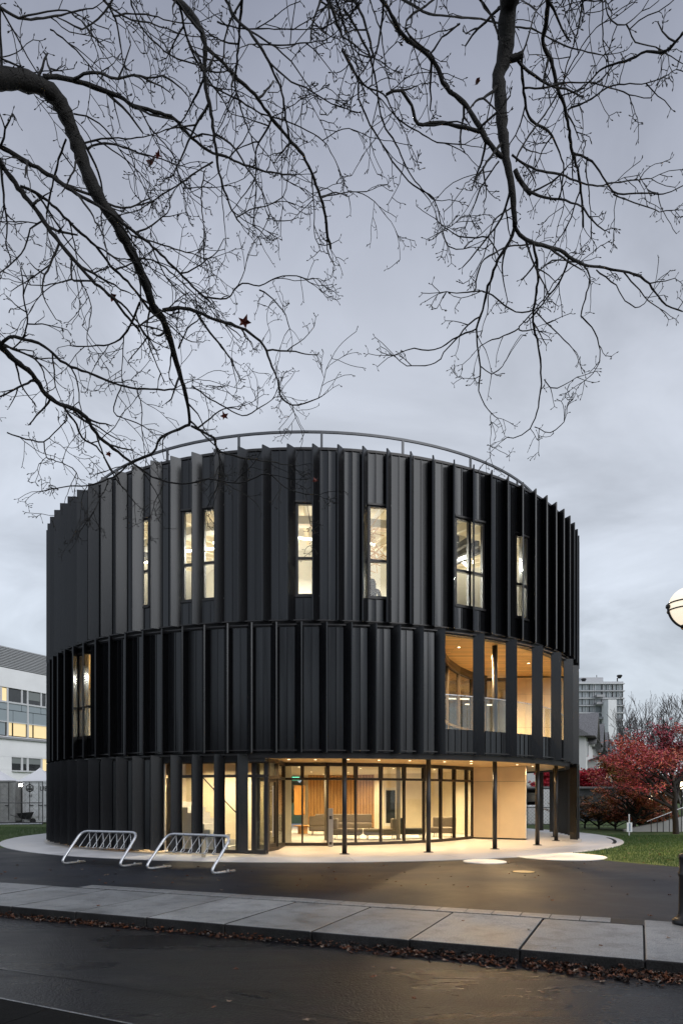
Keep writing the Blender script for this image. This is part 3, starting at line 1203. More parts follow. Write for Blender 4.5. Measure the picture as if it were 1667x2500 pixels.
# exposed services and shelves seen through the upper windows
for k in range(34):
    i = 0.5 + k * 1.05
    m_ = MB()
    m_.bar(rp_(i, 5.2, 10.74), rp_(i, 10.1, 10.74), 0.12, 0.30)
    obj('ceiling_joist', m_, M['cream'], B)
for (z0_, z1_, i0_, i1_, r_) in ((10.05, 10.30, 2, 34, 8.4), (6.06, 6.22, -2, 12, 8.6)):
    m_ = MB()
    ring_seg(m_, r_ - 0.16, r_ + 0.16, z0_, z1_, th(i0_), th(i1_), 50)
    obj('air_duct', m_, M['steel'], B)
CWC = Vector((X0, D0 + 1.2, 0))
for k, (i, za, zb, wd_, mm_) in enumerate(((12.6, 6.75, 8.9, 0.9, 'bronze'), (13.9, 8.1, 9.2, 1.1, 'wood_box'), (16.6, 6.75, 8.8, 0.9, 'bronze'), (18.1, 7.6, 8.9, 1.3, 'slat'), (20.2, 6.75, 8.6, 1.0, 'fabric_dk'), (22.8, 7.7, 9.4, 1.2, 'frame'), (24.6, 6.75, 8.9, 0.9, 'bronze'), (26.5, 7.5, 9.2, 1.5, 'slat'))):
    t_ = th(i)
    c = CWC + Vector((math.sin(t_) * 5.03, -math.cos(t_) * 5.03, (za + zb) / 2))
    m_ = MB()
    m_.box(c, (wd_, 0.06, zb - za), t_)
    obj('inner_door' if za < 6.8 else 'wall_board', m_, M[mm_], B)
sv = MB()
for k in range(7):
    i = 23.5 + k * 0.7
    sv.bar(rp_(i, 9.4, 9.75), rp_(i + 1.5, 6.0, 9.75), 0.12, 0.2)
sv.bar(rp_(4, 8.9, 9.55), rp_(8, 8.9, 9.55), 0.25, 0.18)
obj('ceiling_beams', sv, M['frame'], B)
tm = MB()
rnd = random.Random(5)
for k in range(60):
    a = rp_(19.9 + rnd.random() * 1.4, 8.6 + rnd.random() * 0.6, 8.5 + rnd.random() * 1.3)
    dr_ = Vector((rnd.uniform(-1, 1), rnd.uniform(-0.3, 0.3), rnd.uniform(-0.7, 0.7))).normalized() * rnd.uniform(0.3, 0.6)
    tm.bar(a - dr_, a + dr_, 0.018, 0.018)
stk = tag(obj('stick_sculpture', tm, mat('pale_timber', (0.5, 0.33, 0.17), 0.6)), 'tangle of pale wooden sticks hanging behind the second upper window right of centre', 'sculpture')
for (i, r_, w_, h_) in ((24.6, 8.6, 1.3, 1.9), (13.4, 8.8, 0.6, 1.3)):
    sh = MB()
    p = rp_(i, r_)
    for s in (-1, 1):
        sh.box(p + Vector((s * w_ / 2, 0, 6.72 + h_ / 2)), (0.03, 0.3, h_))
    for k in range(5):
        sh.box(p + Vector((0, 0, 6.74 + k * h_ / 4.1)), (w_ - 0.04, 0.29, 0.03))
    tag(obj('bookshelf', sh, M['bronze']), 'open shelf unit behind the wide upper right window' if i > 20 else 'open shelf unit behind the wide upper left window', 'shelf')
for (a_, i, h_) in ((17.3, 17.35, 0.75),):
    m_ = MB()
    p = rp_(i, 9.5)
    m_.box(p + Vector((0, 0, 7.43)), (1.2, 0.6, 0.04))
    for sx in (-1, 1):
        m_.box(p + Vector((sx * 0.55, 0, 7.06)), (0.05, 0.5, 0.70))
    tag(obj('desk', m_, M['wood_box']), 'small wooden desk just inside the upper window left of centre', 'desk')
    m_ = MB()
    m_.box(p + Vector((-0.22, 0, 7.70)), (0.36, 0.04, 0.40), 0.3)
    m_.box(p + Vector((-0.22, 0, 7.47)), (0.16, 0.12, 0.035))
    tag(obj('monitor', m_, M['frame']), 'dark monitor standing on the desk inside the upper window', 'monitor')
# ================================================================== LOBBY FURNITURE


def rbox(name, c, d, rz, m, parent, bev=0.05):
    a = MB()
    a.box((0, 0, 0), d)
    o = obj(name, a, m, parent, local=True, bevel=bev, seg=3)
    o.location = c
    o.rotation_euler = (0, 0, rz)
    return o


def seat_unit(px, Y, w, d_, rot, label, back='full', m1=None, cat='sofa', bh=0.42, group=None):
    t = empty('lounge_seat' if cat != 'sofa' else 'sofa', XY(px, Y, 0.012), rot, label, cat, group)
    m1 = m1 or M['fabric']
    rbox('seat', (0, 0, 0.29), (w, d_, 0.24), 0, m1, t, 0.06)
    if back == 'full':
        rbox('backrest', (0, d_ / 2 - 0.07, 0.29 + 0.12 + bh / 2 - 0.02), (w, 0.16, bh), 0, m1, t, 0.05)
    elif back == 'right':
        rbox('backrest', (w / 2 - 0.10, 0, 0.29 + 0.10 + bh / 2), (0.20, d_ * 0.95, bh), 0, m1, t, 0.06)
    elif back == 'left':
        rbox('backrest', (-w / 2 + 0.10, 0, 0.29 + 0.10 + bh / 2), (0.20, d_ * 0.95, bh), 0, m1, t, 0.06)
    for sx in (-1, 1):
        for sy in (-1, 1):
            a = MB()
            a.tube([(sx * (w / 2 - 0.12), sy * (d_ / 2 - 0.12), 0), (sx * (w / 2 - 0.14), sy * (d_ / 2 - 0.14), 0.18)], 0.013, 6)
            obj('leg', a, M['frame'], t, local=True)
    return t


seat_unit(928, 27.0, 1.25, 0.75, 0.05, 'beige chaise seat with its back cushion at the right end, behind the lobby glass', 'right', cat='seat')
seat_unit(848, 27.2, 1.15, 0.8, -0.1, 'grey lounge seat half hidden behind the nearest slim dark column', 'left', cat='seat')
seat_unit(838, 33.2, 2.7, 0.8, 0.0, 'long beige sofa standing in front of the slatted timber wall', 'full')
seat_unit(777, 30.2, 0.75, 0.8, 3.1, 'beige armchair seen from behind, left of the cream lobby column', 'full', cat='armchair')
seat_unit(1004, 27.6, 0.95, 0.7, 0.0, 'charcoal lounge seat with its back at the left, next to the cream wall', 'left', M['fabric_dk'], cat='seat')
seat_unit(1082, 28.6, 0.95, 0.7, -0.3, 'beige sofa at the right end of the lobby near the curved glass corner', 'full')
seat_unit(689, 29.6, 0.65, 0.7, 0.4, 'dark brown armchair just inside the entrance doors', 'full', M['fabric_dk'], cat='armchair')
t = empty('round_table', XY(739, 31.2, 0.012), 0, 'low round wooden table left of the beige armchair in the lobby', 'table')
m_ = MB()
m_.lathe([(0.42, 0.33), (0.43, 0.36)], (0, 0, 0), 28)
obj('table_top', m_, M['wood_box'], t, local=True)
m_ = MB()
m_.lathe([(0.22, 0.0), (0.22, 0.33)], (0, 0, 0), 24)
obj('base', m_, M['slat'], t, local=True)
m_ = MB()
for px, Y in ((797, 26.6), (972, 26.9)):
    m_ = MB()
    p = XY(px, Y)
    m_.tube([(p.x, p.y, 0.013), (p.x, p.y, 2.795)], 0.085, 18)
    obj('inner_column', m_, mat('taupe_column', (0.34, 0.29, 0.22), 0.5), B, True)
m_ = MB()
p = XY(731, 34.5)
m_.box((p.x, p.y, 1.48), (0.52, 0.35, 1.46))
tag(obj('wall_cabinet', m_, M['wood_box'], bevel=0.01), 'orange wooden wall cabinet left of the slatted wall in the lobby', 'cabinet')
ex = empty('exit_sign', XY(722, 28.5, 2.40), 0, 'small green lit exit sign hanging in the lobby above the cabinet', 'sign')
m_ = MB()
m_.box((0, 0, 0), (0.34, 0.05, 0.18))
obj('housing', m_, M['frame'], ex, local=True)
m_ = MB()
m_.box((0, -0.028, 0), (0.30, 0.004, 0.14))
obj('lit_face', m_, mat('green_sign_light', (0.1, 0.5, 0.3), 0.5, emit=((0.25, 1.0, 0.6), 1.5)), ex, local=True)
# access post in front of the curved glass
ps = empty('access_post', XY(807, 23.05, 0.013), 0, 'slim stainless steel access post standing in front of the curved lobby glass', 'bollard')
m_ = MB()
m_.box((0, 0, 0.64), (0.155, 0.12, 1.27))
obj('post', m_, M['steel'], ps, local=True, bevel=0.008)
for z, h_ in ((0.97, 0.11), (0.12, 0.09)):
    m_ = MB()
    m_.box((0, -0.063, z), (0.10, 0.008, h_))
    obj('button_plate', m_, M['frame'], ps, local=True)
# standpipe behind the second rack
sp = empty('standpipe', XY(497, 19.15, 0.012), 0, 'beige metal standpipe with a dark double outlet head behind the right bike rack', 'standpipe')
m_ = MB()
m_.tube([(0, 0, 0), (0, 0, 0.52)], 0.055, 14)
obj('pipe', m_, mat('beige_painted_pipe', (0.36, 0.31, 0.22), 0.5), sp, local=True)
m_ = MB()
m_.tube([(0, 0, 0.50), (0, 0, 0.66)], 0.07, 14)
m_.tube([(-0.03, 0, 0.60), (-0.10, -0.07, 0.60)], 0.042, 12)
m_.tube([(0.03, 0, 0.60), (0.10, -0.07, 0.60)], 0.042, 12)
obj('outlet_head', m_, mat('tarnished_brass', (0.10, 0.09, 0.075), 0.4, 0.5), sp, local=True)


# ================================================================== BIKE RACKS
def rounded(pts, r, n=6):
    out_ = [Vector(pts[0])]
    for i in range(1, len(pts) - 1):
        a, b, c = Vector(pts[i - 1]), Vector(pts[i]), Vector(pts[i + 1])
        u, v = (a - b).normalized(), (c - b).normalized()
        rr_ = min(r, (a - b).length * 0.45, (c - b).length * 0.45)
        p, q = b + u * rr_, b + v * rr_
        for k in range(n + 1):
            t_ = k / n
            out_.append(p * (1 - t_) ** 2 + b * 2 * t_ * (1 - t_) + q * t_ * t_)
    out_.append(Vector(pts[-1]))
    return out_


def bike_rack(fl, fr, label):
    a, b = Vector((*fl, 0)), Vector((*fr, 0))
    L_ = (b - a).length
    rz = math.atan2(b.y - a.y, b.x - a.x)
    t = empty('bike_rack', (a.x, a.y, 0.0), rz, label, 'bike rack', 'tubular steel bike racks beside the pavement')
    topy, topz = 0.72, 0.80
    pts_ = [(0.03, 0.78, 0.03), (0, -0.02, 0.03), (0, topy, topz), (L_, topy, topz), (L_, -0.02, 0.03), (L_ + 0.03, 0.78, 0.03)]
    m_ = MB()
    m_.tube(rounded(pts_, 0.22, 8), 0.031, 12)
    obj('frame', m_, M['galv'], t, True, local=True)
    for k in range(7):
        x = L_ * (0.135 + 0.73 * k / 6)
        m_ = MB()
        m_.tube(rounded([(x, topy, topz - 0.02), (x, topy - 0.38, 0.40), (x + 0.01, topy + 0.02, 0.40), (x, topy + 0.0, topz - 0.02)], 0.06, 4), 0.0085, 7)
        obj('wheel_loop', m_, M['galv'], t, True, local=True)
    for x in (0.03, L_ + 0.03):
        m_ = MB()
        m_.lathe([(0.02, 0.055), (0.02, 0.085)], (x, 0.55, 0), 8)
        obj('foot_bolt', m_, M['galv'], t, local=True)
    return t


p1, p2 = G(148, 2113), G(289, 2120)
p3, p4 = G(354, 2126), G(513, 2138)
bike_rack(p1.xy, p2.xy, 'left one of the two galvanised tube bike racks, nearer the solid black wall')
bike_rack(p3.xy, p4.xy, 'right one of the two galvanised tube bike racks, in front of the lit stair windows')
# ================================================================== DISCS, COVER
for nm, px, py, dia, lab in (('concrete_disc', 1369, 2092.5, 2.42, 'large round white concrete pad between the apron and the lawn'), ('concrete_disc', 1183, 2105.0, 1.10, 'small round white concrete pad at the apron edge left of the large one')):
    p = G(px, py)
    m_ = MB()
    m_.lathe([(dia / 2, -0.15), (dia / 2, 0.012), (dia / 2 - 0.012, 0.020)], p, 64)
    tag(obj(nm, m_, M['disc']), lab, 'paving disc', 'round concrete pads')
p = G(1278, 2129.5)
mh = empty('utility_cover', (p.x, p.y, -0.004), 0.2, 'worn yellow and grey round utility cover set in the dark asphalt', 'manhole cover')
m_ = MB()
m_.lathe([(0.27, -0.02), (0.27, 0.006)], (0, 0, 0), 28)
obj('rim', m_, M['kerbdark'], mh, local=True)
m_ = MB()
m_.lathe([(0.235, 0.0), (0.235, 0.011)], (0, 0, 0), 28)
obj('lid', m_, mat('worn_yellow_paint', (0.16, 0.16, 0.17), 0.5, 0, 5, 0.2, col2=(0.50, 0.34, 0.08)), mh, local=True)

# ================================================================== STREET LAMP
lp = empty('street_lamp', XY(1688, 9.24, 0.0), 0, 'black street lamp with a glowing glass globe at the right edge of the photo', 'street lamp')
m_ = MB()
m_.lathe([(0.235, 0.0), (0.235, 0.05), (0.20, 0.075), (0.165, 0.12), (0.158, 0.16), (0.152, 0.62), (0.165, 0.64), (0.165, 0.68), (0.150, 0.70), (0.150, 0.86), (0.160, 0.875), (0.155, 0.92), (0.09, 0.95), (0.06, 1.0)], (0, 0, 0), 28)
obj('pedestal', m_, M['frame'], lp, True, local=True)
m_ = MB()
m_.tube([(0.0, 0, 1.0), (0.0, 0, 3.83)], [0.055, 0.042], 14)
obj('pole', m_, M['frame'], lp, True, local=True)
gz = 4.20
gx = (1683 - 1688) / F * 9.24
m_ = MB()
prof = [(0.262 * math.sin(a), -0.262 * math.cos(a)) for a in [R_(22 + k * (158 - 0) / 20) for k in range(21)]]
prof = [(max(r, 0.001), z) for r, z in prof]
m_.lathe(prof, (gx, 0, gz), 32)
gm = mat('lit_frosted_globe', (0.85, 0.8, 0.7), 0.3, emit=((1.0, 0.86, 0.66), 0.95))
obj('globe', m_, gm, lp, True, local=True)


def ring_tube(mb, c, r, rad, tilt=0, axis='X', a0=0, a1=360, n=40):
    pts_ = []
    for k in range(n + 1):
        a = R_(a0 + (a1 - a0) * k / n)
        v = Vector((math.cos(a) * r, math.sin(a) * r, 0))
        v = Matrix.Rotation(tilt, 3, axis) @ v
        pts_.append(Vector(c) + v)
    mb.tube(pts_, rad, 8)


m_ = MB()
ring_tube(m_, (gx, 0, gz + 0.045), 0.266, 0.010)
ring_tube(m_, (gx, 0, gz - 0.045), 0.266, 0.010)
obj('band', m_, M['bronze'], lp, True, local=True)
m_ = MB()
ring_tube(m_, (gx, 0, gz), 0.285, 0.016, R_(90), 'X', 180, 360)
for sx in (-1, 1):
    m_.tube([(gx + sx * 0.265, 0, gz), (gx + sx * 0.305, 0, gz)], 0.028, 10)
obj('yoke', m_, M['frame'], lp, True, local=True)
m_ = MB()
m_.lathe([(0.045, -0.37), (0.06, -0.30), (0.10, -0.285), (0.115, -0.245), (0.09, -0.235)], (gx, 0, gz), 24)
obj('globe_holder', m_, M['bronze'], lp, True, local=True)

# ================================================================== PEOPLE (seated behind upper window)
skin = mat('skin', (0.45, 0.28, 0.2), 0.6)
jack = [mat('brown_jacket', (0.07, 0.04, 0.025), 0.95, spec=0.1), mat('black_jacket', (0.006, 0.006, 0.007), 0.95, spec=0.1)]
hairm = [mat('brown_hair', (0.05, 0.022, 0.01), 0.9, spec=0.15), mat('dark_hair', (0.005, 0.004, 0.004), 0.9, spec=0.15)]


def person(loc, rz, label, ci):
    t = empty('person', loc, rz, label, 'person', 'people sitting behind the upper window')
    # faces +Y (away from the window), seat height .45
    jn = {'pelvis': ((0, 0, 0.52), 0.15), 'waist': ((0, 0.02, 0.72), 0.125), 'chest': ((0, 0.03, 0.95), 0.15), 'neck': ((0, 0.03, 1.10), 0.06), 'skull': ((0, 0.05, 1.22), 0.085), 'crown': ((0, 0.05, 1.31), 0.07)}
    eds = [('pelvis', 'waist'), ('waist', 'chest'), ('chest', 'neck'), ('neck', 'skull'), ('skull', 'crown')]
    for s, n_ in ((-1, 'l'), (1, 'r')):
        jn.update({'sh' + n_: ((s * 0.19, 0.03, 1.03), 0.07), 'el' + n_: ((s * 0.25, 0.10, 0.78), 0.048), 'wr' + n_: ((s * 0.15, 0.33, 0.76), 0.034),
                   'hd' + n_: ((s * 0.12, 0.41, 0.76), 0.036), 'hip' + n_: ((s * 0.10, 0.04, 0.50), 0.10), 'kn' + n_: ((s * 0.12, 0.46, 0.50), 0.07), 'an' + n_: ((s * 0.12, 0.44, 0.09), 0.045), 'to' + n_: ((s * 0.13, 0.60, 0.04), 0.035)})
        eds += [('chest', 'sh' + n_), ('sh' + n_, 'el' + n_), ('el' + n_, 'wr' + n_), ('wr' + n_, 'hd' + n_), ('pelvis', 'hip' + n_), ('hip' + n_, 'kn' + n_), ('kn' + n_, 'an' + n_), ('an' + n_, 'to' + n_)]
    ks = list(jn)
    me = bpy.data.meshes.new('body')
    me.from_pydata([jn[k][0] for k in ks], [(ks.index(a), ks.index(b)) for a, b in eds], [])
    me.materials.append(jack[ci])
    o = bpy.data.objects.new('body', me)
    COL.objects.link(o)
    o.parent = t
    o.modifiers.new('skin', 'SKIN').use_smooth_shade = True
    me = o.data
    if not me.skin_vertices:
        # the layer is created with the modifier in most builds; otherwise add through bmesh
        import bmesh
        bm = bmesh.new()
        bm.from_mesh(me)
        bm.verts.layers.skin.verify()
        bm.to_mesh(me)
        bm.free()
    for k, sv_ in zip(ks, me.skin_vertices[0].data):
        sv_.radius = (jn[k][1], jn[k][1] * (0.75 if k in ('waist', 'chest', 'pelvis') else 1))
        sv_.use_root = k == 'pelvis'
    o.modifiers.new('sub', 'SUBSURF').levels = 1
    hm = MB()
    hm.lathe([(0.02, 0.135), (0.07, 0.115), (0.105, 0.05), (0.112, -0.02), (0.115, -0.12), (0.10, -0.22), (0.05, -0.26)], (0, 0.025, 1.25), 16)
    obj('hair', hm, hairm[ci], t, True, local=True)
    return t


for k, (i, z, lab) in enumerate(((20.36, 6.70, 'person with brown hair and brown jacket seated left behind the upper window right of centre'), (20.90, 6.66, 'person with black hair and black jacket seated right behind the upper window right of centre'))):
    q = rp_(i, 9.55 - 0.25 * k, z + 0.16)
    person(q, th(i) + 0.2 * (1 - 2 * k), lab, k)
    m_ = MB()
    m_.lathe([(0.17, 0.0), (0.17, 0.02), (0.03, 0.04), (0.03, z - 6.2), (0.17, z - 6.18), (0.17, z - 6.12)], (q.x, q.y, 6.705), 16)
    tag(obj('stool', m_, M['frame'], smooth=False), 'round stool under the brown haired person in the upper window' if k == 0 else 'round stool under the black haired person in the upper window', 'stool')

# ================================================================== BACKGROUND LEFT
wal = mat('pale_stucco', (0.84, 0.85, 0.87), 0.8, 0, 0.5, 0.05)
louv = mat('grey_metal_louvre', (0.34, 0.345, 0.36), 0.5, 0.3)
spand = mat('grey_blue_spandrel', (0.30, 0.35, 0.38), 0.35)
wfr = mat('white_window_bar', (0.6, 0.61, 0.63), 0.5)
dglass = mat('dark_window_glass', (0.03, 0.033, 0.035), 0.12, 0, 0.9, 0.5, spec=0.8)
blind = mat('grey_blind', (0.20, 0.22, 0.22), 0.6)
litw = mat('lit_window', (0.7, 0.55, 0.3), 0.5, 0, 0.6, 0.12, emit=((1.0, 0.78, 0.42), 0.55))
LA = P(0, 1576, 66.6)
ldir = Vector((1, 2.22, 0)).normalized()
LB = empty('lab_building', (LA.x, LA.y, 0), 0, 'long pale building with grey louvred roof storey and strip windows behind the left lawn', 'building')


def lx(px):  # distance along facade for an image column
    k = (px - CX) / F
    # LA.x + s*dx = k*(LA.y + s*dy)
    return (k * LA.y - LA.x) / (ldir.x - k * ldir.y)


def lz(py, px=0):
    s = lx(px)
    Y = LA.y + s * ldir.y
    return CAMH - (py - HY) / F * Y


def lwall(name, s0, s1, z0, z1, m, th_=0.3, off=0.0, parent=LB):
    nrm_ = Vector((ldir.y, -ldir.x, 0))
    a = Vector((LA.x, LA.y, 0)) + ldir * s0 + nrm_ * off
    b = Vector((LA.x, LA.y, 0)) + ldir * s1 + nrm_ * off
    m_ = MB()
    m_.slabw(a, b, th_, z0, z1)
    return obj(name, m_, m, parent)


zt, zl, zw1, zs1, zs2, zl2, zb2, zw3, zw3b = lz(1576), lz(1629), lz(1676), lz(1712), lz(1761), lz(1762), lz(1796), lz(1845, 27), lz(1881, 27)
lwall('wall', -30, 40, zw1, zl, wal)
lwall('roof_storey', -30, 40, zl + 0.05, zt, louv, 0.3, -0.1)
for k in range(13):
    z = zl + 0.1 + (zt - zl - 0.1) * k / 13
    lwall('louvre', -30, 40, z, z + 0.07, mat('louvre_edge', (0.48, 0.485, 0.50), 0.5, 0.3) if k == 0 else bpy.data.materials['louvre_edge'], 0.12, 0.12)
lwall('wall', -30, 40, zb2 - 2.0, zb2 - 0.02, wal)
lwall('ledge', -30, 40, zb2 - 0.30, zb2 - 0.10, louv, 0.2, 0.25)
lwall('wall', -30, 40, 0, zw3b, wal)
lwall('wall', -30, lx(26), zw3b + 0.01, zb2 - 2.01, wal)
lwall('wall', lx(26), 40, zw3, zb2 - 2.01, wal)
lwall('backing', -30, 40, zw3b - 0.5, zl - 0.1, M['frame'], 0.2, -0.5)
xs1 = [-6, 1, 17, 52, 66, 99, 112, 130, 160]
for k, (a, b) in enumerate(zip(xs1, xs1[1:])):
    o = lwall('window', lx(a) + 0.1, lx(b) - 0.1, zs1 + 0.1, zw1 - 0.08, litw if k in (0, 1) else dglass, 0.05, 0.0)
    if k in (4, 6):
        lwall('blind', lx(a) + 0.15, lx(b) - 0.15, zw1 - 0.9, zw1 - 0.1, blind, 0.03, 0.045, parent=o)
    lwall('window_bar', lx(b) - 0.09, lx(b) + 0.09, zs1, zw1 - 0.02, wfr, 0.12, 0.05)
lwall('window_bar', lx(-6), 40, zs1 - 0.08, zs1 + 0.08, wfr, 0.12, 0.08)
ms = zs1 - 0.75
for (a, b) in zip([-6, 17, 52, 66, 99, 130], [17, 52, 66, 99, 130, 160]):
    lwall('spandrel_panel', lx(a) + 0.03, lx(b) - 0.03, ms + 0.03, zs1 - 0.09, spand, 0.1, 0.0)
for (a, b) in zip([-6, 17, 31, 66, 80, 120], [17, 31, 66, 80, 120, 160]):
    lwall('spandrel_panel', lx(a) + 0.03, lx(b) - 0.03, zs2 + 0.06, ms - 0.03, spand, 0.1, 0.0)
for (a, b, k) in ((-6, 14, 1), (17, 30, 0), (31, 64, 0), (67, 80, 0), (81, 118, 0), (119, 160, 0)):
    lwall('window', lx(a) + 0.08, lx(b) - 0.08, zb2 + 0.08, zs2 - 0.02, spand if k else litw, 0.05, 0.0)
lwall('window_bar', lx(-6), 40, zs2 - 0.05, zs2 + 0.05, wfr, 0.1, 0.08)
for px in (17, 66):
    lwall('window_bar', lx(px) - 0.08, lx(px) + 0.08, zb2, zs1, wfr, 0.12, 0.09)
for (a, b, k) in ((28, 50, 0), (53, 64, 0), (67, 98, 0), (101, 125, 1)):
    o = lwall('window', lx(a), lx(b), zw3b + 0.05, zw3 - 0.05, litw if k else dglass, 0.05, 0.0)
    if not k:
        lwall('blind', lx(a) + 0.03, lx(b) - 0.03, (zw3 + zw3b) / 2 - 0.05, zw3 - 0.08, blind, 0.03, 0.045, parent=o)
    lwall('window_bar', lx(b) - 0.02, lx(b) + 0.22, zw3b, zw3, wfr, 0.12, 0.05)
lwall('sill', lx(26), lx(125), zw3b - 0.15, zw3b, wfr, 0.3, 0.2)
m_ = MB()
nrm_ = Vector((ldir.y, -ldir.x, 0))
A_ = Vector((LA.x, LA.y, 0)) - nrm_ * 12 + ldir * -30
C_ = Vector((LA.x, LA.y, 0)) - nrm_ * 0.6 + ldir * -30
D_ = Vector((LA.x, LA.y, 0)) - nrm_ * 0.6 + ldir * 40
E_ = Vector((LA.x, LA.y, 0)) - nrm_ * 12 + ldir * 40
m_.prism([A_.xy, C_.xy, D_.xy, E_.xy], 0, zt - 0.3)
obj('body', m_, louv, LB)

# shipping containers ------------------------------------------------
cwht = mat('white_container_paint', (0.80, 0.82, 0.84), 0.5, 0, 3, 0.08)
cgry = mat('grey_container_paint', (0.34, 0.34, 0.34), 0.6, 0, 3, 0.2)
dark = mat('black_rubber', (0.015, 0.015, 0.016), 0.7)


def text_obj(s, size, loc, m, parent, rot=(math.pi / 2, 0, 0), ext=0.004):
    cu = bpy.data.curves.new('lettering', 'FONT')
    cu.body = s
    cu.size = size
    cu.extrude = ext
    cu.resolution_u = 2
    tmp = bpy.data.objects.new('tmp', cu)
    COL.objects.link(tmp)
    bpy.context.view_layer.update()
    me = bpy.data.meshes.new_from_object(tmp)
    bpy.data.objects.remove(tmp)
    me.materials.clear()
    me.materials.append(m)
    o = bpy.data.objects.new('lettering', me)
    COL.objects.link(o)
    o.parent = parent
    o.location = loc
    o.rotation_euler = rot
    return o


def container(px, Y, m, label, doors=True):
    t = empty('shipping_container', XY(px, Y, 0), 0, label, 'shipping container')
    a = MB()
    a.box((1.22, 3.0, 1.36), (2.40, 5.9, 2.42))
    # corrugation on both long sides
    for k in range(28):
        for s in (0, 2.42):
            a.box((s + 0.01, 0.25 + k * 0.205, 1.36), (0.05, 0.10, 2.3))
    obj('box', a, m, t, local=True)
    f_ = MB()
    for x in (0.05, 2.39):
        f_.box((x, 0, 1.36), (0.13, 0.14, 2.50))
    f_.box((1.22, 0, 0.16), (2.2, 0.14, 0.15))
    f_.box((1.22, 0, 2.56), (2.2, 0.14, 0.12))
    obj('corner_frame', f_, m, t, local=True)
    if doors:
        for s in (0, 1):
            x0 = 0.125 + s * 1.10
            d_ = MB()
            d_.box((x0 + 0.545, -0.01, 1.365), (1.07, 0.05, 2.26))
            for k in range(5):
                d_.box((x0 + 0.545, -0.04, 0.42 + k * 0.47), (0.98, 0.02, 0.10))
            dd_ = obj('door', d_, m, t, local=True)
            for xx in (0.30, 0.86):
                b_ = MB()
                b_.tube([(x0 + xx, -0.085, 0.22), (x0 + xx, -0.085, 2.52)], 0.017, 6)
                b_.box((x0 + xx + (0.1 if s == 0 else -0.1), -0.09, 1.12), (0.24, 0.03, 0.045))
                obj('locking_bar', b_, dark, dd_, local=True)
    return t


c1 = container(57, 42.8, cwht, 'white shipping container with dark lettering, its doors facing the lawn at left')
ink = mat('dark_lettering_ink', (0.03, 0.03, 0.03), 0.6)
text_obj('UBC', 0.40, (1.02, -0.06, 2.0), ink, c1)
text_obj('RS', 0.2, (0.36, -0.06, 1.62), ink, c1)
hx = MB()
for k in range(6):
    a, b = R_(30 + 60 * k), R_(90 + 60 * k)
    for r0_, r1_ in ((0.20, 0.26),):
        c_ = Vector((0.42, -0.06, 2.17))
        q = [c_ + Vector((math.cos(x_) * r_, 0, math.sin(x_) * r_)) for x_, r_ in ((a, r1_), (b, r1_), (b, r0_), (a, r0_))]
        hx.hexa([v + Vector((0, -0.004, 0)) for v in q] + [v + Vector((0, 0.004, 0)) for v in q])
hx.box((0.42, -0.06, 2.11), (0.30, 0.008, 0.10))
hx.box((0.42, -0.06, 2.24), (0.16, 0.008, 0.07), 0, 0)
obj('hexagon_emblem', hx, ink, c1, local=True)
c2 = container(-62, 42.0, cgry, 'weathered grey shipping container at the far left edge behind the fence')
# tarp covered stack between the containers
m_ = MB()
rr_ = random.Random(3)
gx_, gz_ = 8, 10
a = XY(31, 43.5)
grid = [[Vector((a.x + 0.62 * i / gx_, a.y + 0.12 * rr_.uniform(-1, 1) + 0.1 * math.sin(i * 1.7 + j), 0.35 + 1.95 * j / gz_)) for i in range(gx_ + 1)] for j in range(gz_ + 1)]
for j in range(gz_):
    for i in range(gx_):
        m_.face([grid[j][i], grid[j][i + 1], grid[j + 1][i + 1], grid[j + 1][i]])
for j in range(gz_):
    for i in (0, gx_):
        p, q = grid[j][i], grid[j + 1][i]
        bk_ = Vector((0, 1.4, 0))
        m_.face([p, q, q + bk_, p + bk_])
m_.face([grid[gz_][0], grid[gz_][gx_], grid[gz_][gx_] + Vector((0, 1.4, 0)), grid[gz_][0] + Vector((0, 1.4, 0))])
tp = tag(obj('tarpaulin', m_, mat('faded_red_tarp', (0.34, 0.08, 0.07), 0.6, 0, 4, 0.3)), 'faded red tarpaulin draped over a stack between the two containers', 'tarpaulin')
# wheelbarrow-like dark tub
wbp = empty('wheelbarrow', XY(62, 41.9, 0), 0, 'black wheelbarrow tipped against the white container', 'wheelbarrow')
m_ = MB()
m_.hexa([(-0.22, -0.25, 0.35), (0.22, -0.25, 0.30), (0.22, 0.25, 0.30), (-0.22, 0.25, 0.35), (-0.38, -0.35, 0.65), (0.36, -0.35, 0.72), (0.36, 0.35, 0.72), (-0.38, 0.35, 0.65)])
obj('tub', m_, dark, wbp, local=True)
for sy in (-0.2, 0.2):
    m_ = MB()
    m_.tube([(-0.8, sy, 0.55), (-0.1, sy, 0.33), (0.45, sy * 0.3, 0.18)], 0.018, 6)
    m_.tube([(-0.15, sy, 0.33), (-0.25, sy, 0.0)], 0.015, 6)
    obj('frame_side', m_, M['frame'], wbp, local=True)
m_ = MB()
m_.tube([(0.45, -0.04, 0.18), (0.45, 0.04, 0.18)], 0.17, 16)
obj('wheel', m_, dark, wbp, local=True)
# tents
tw_ = mat('white_tent_cloth', (0.72, 0.73, 0.76), 0.7)


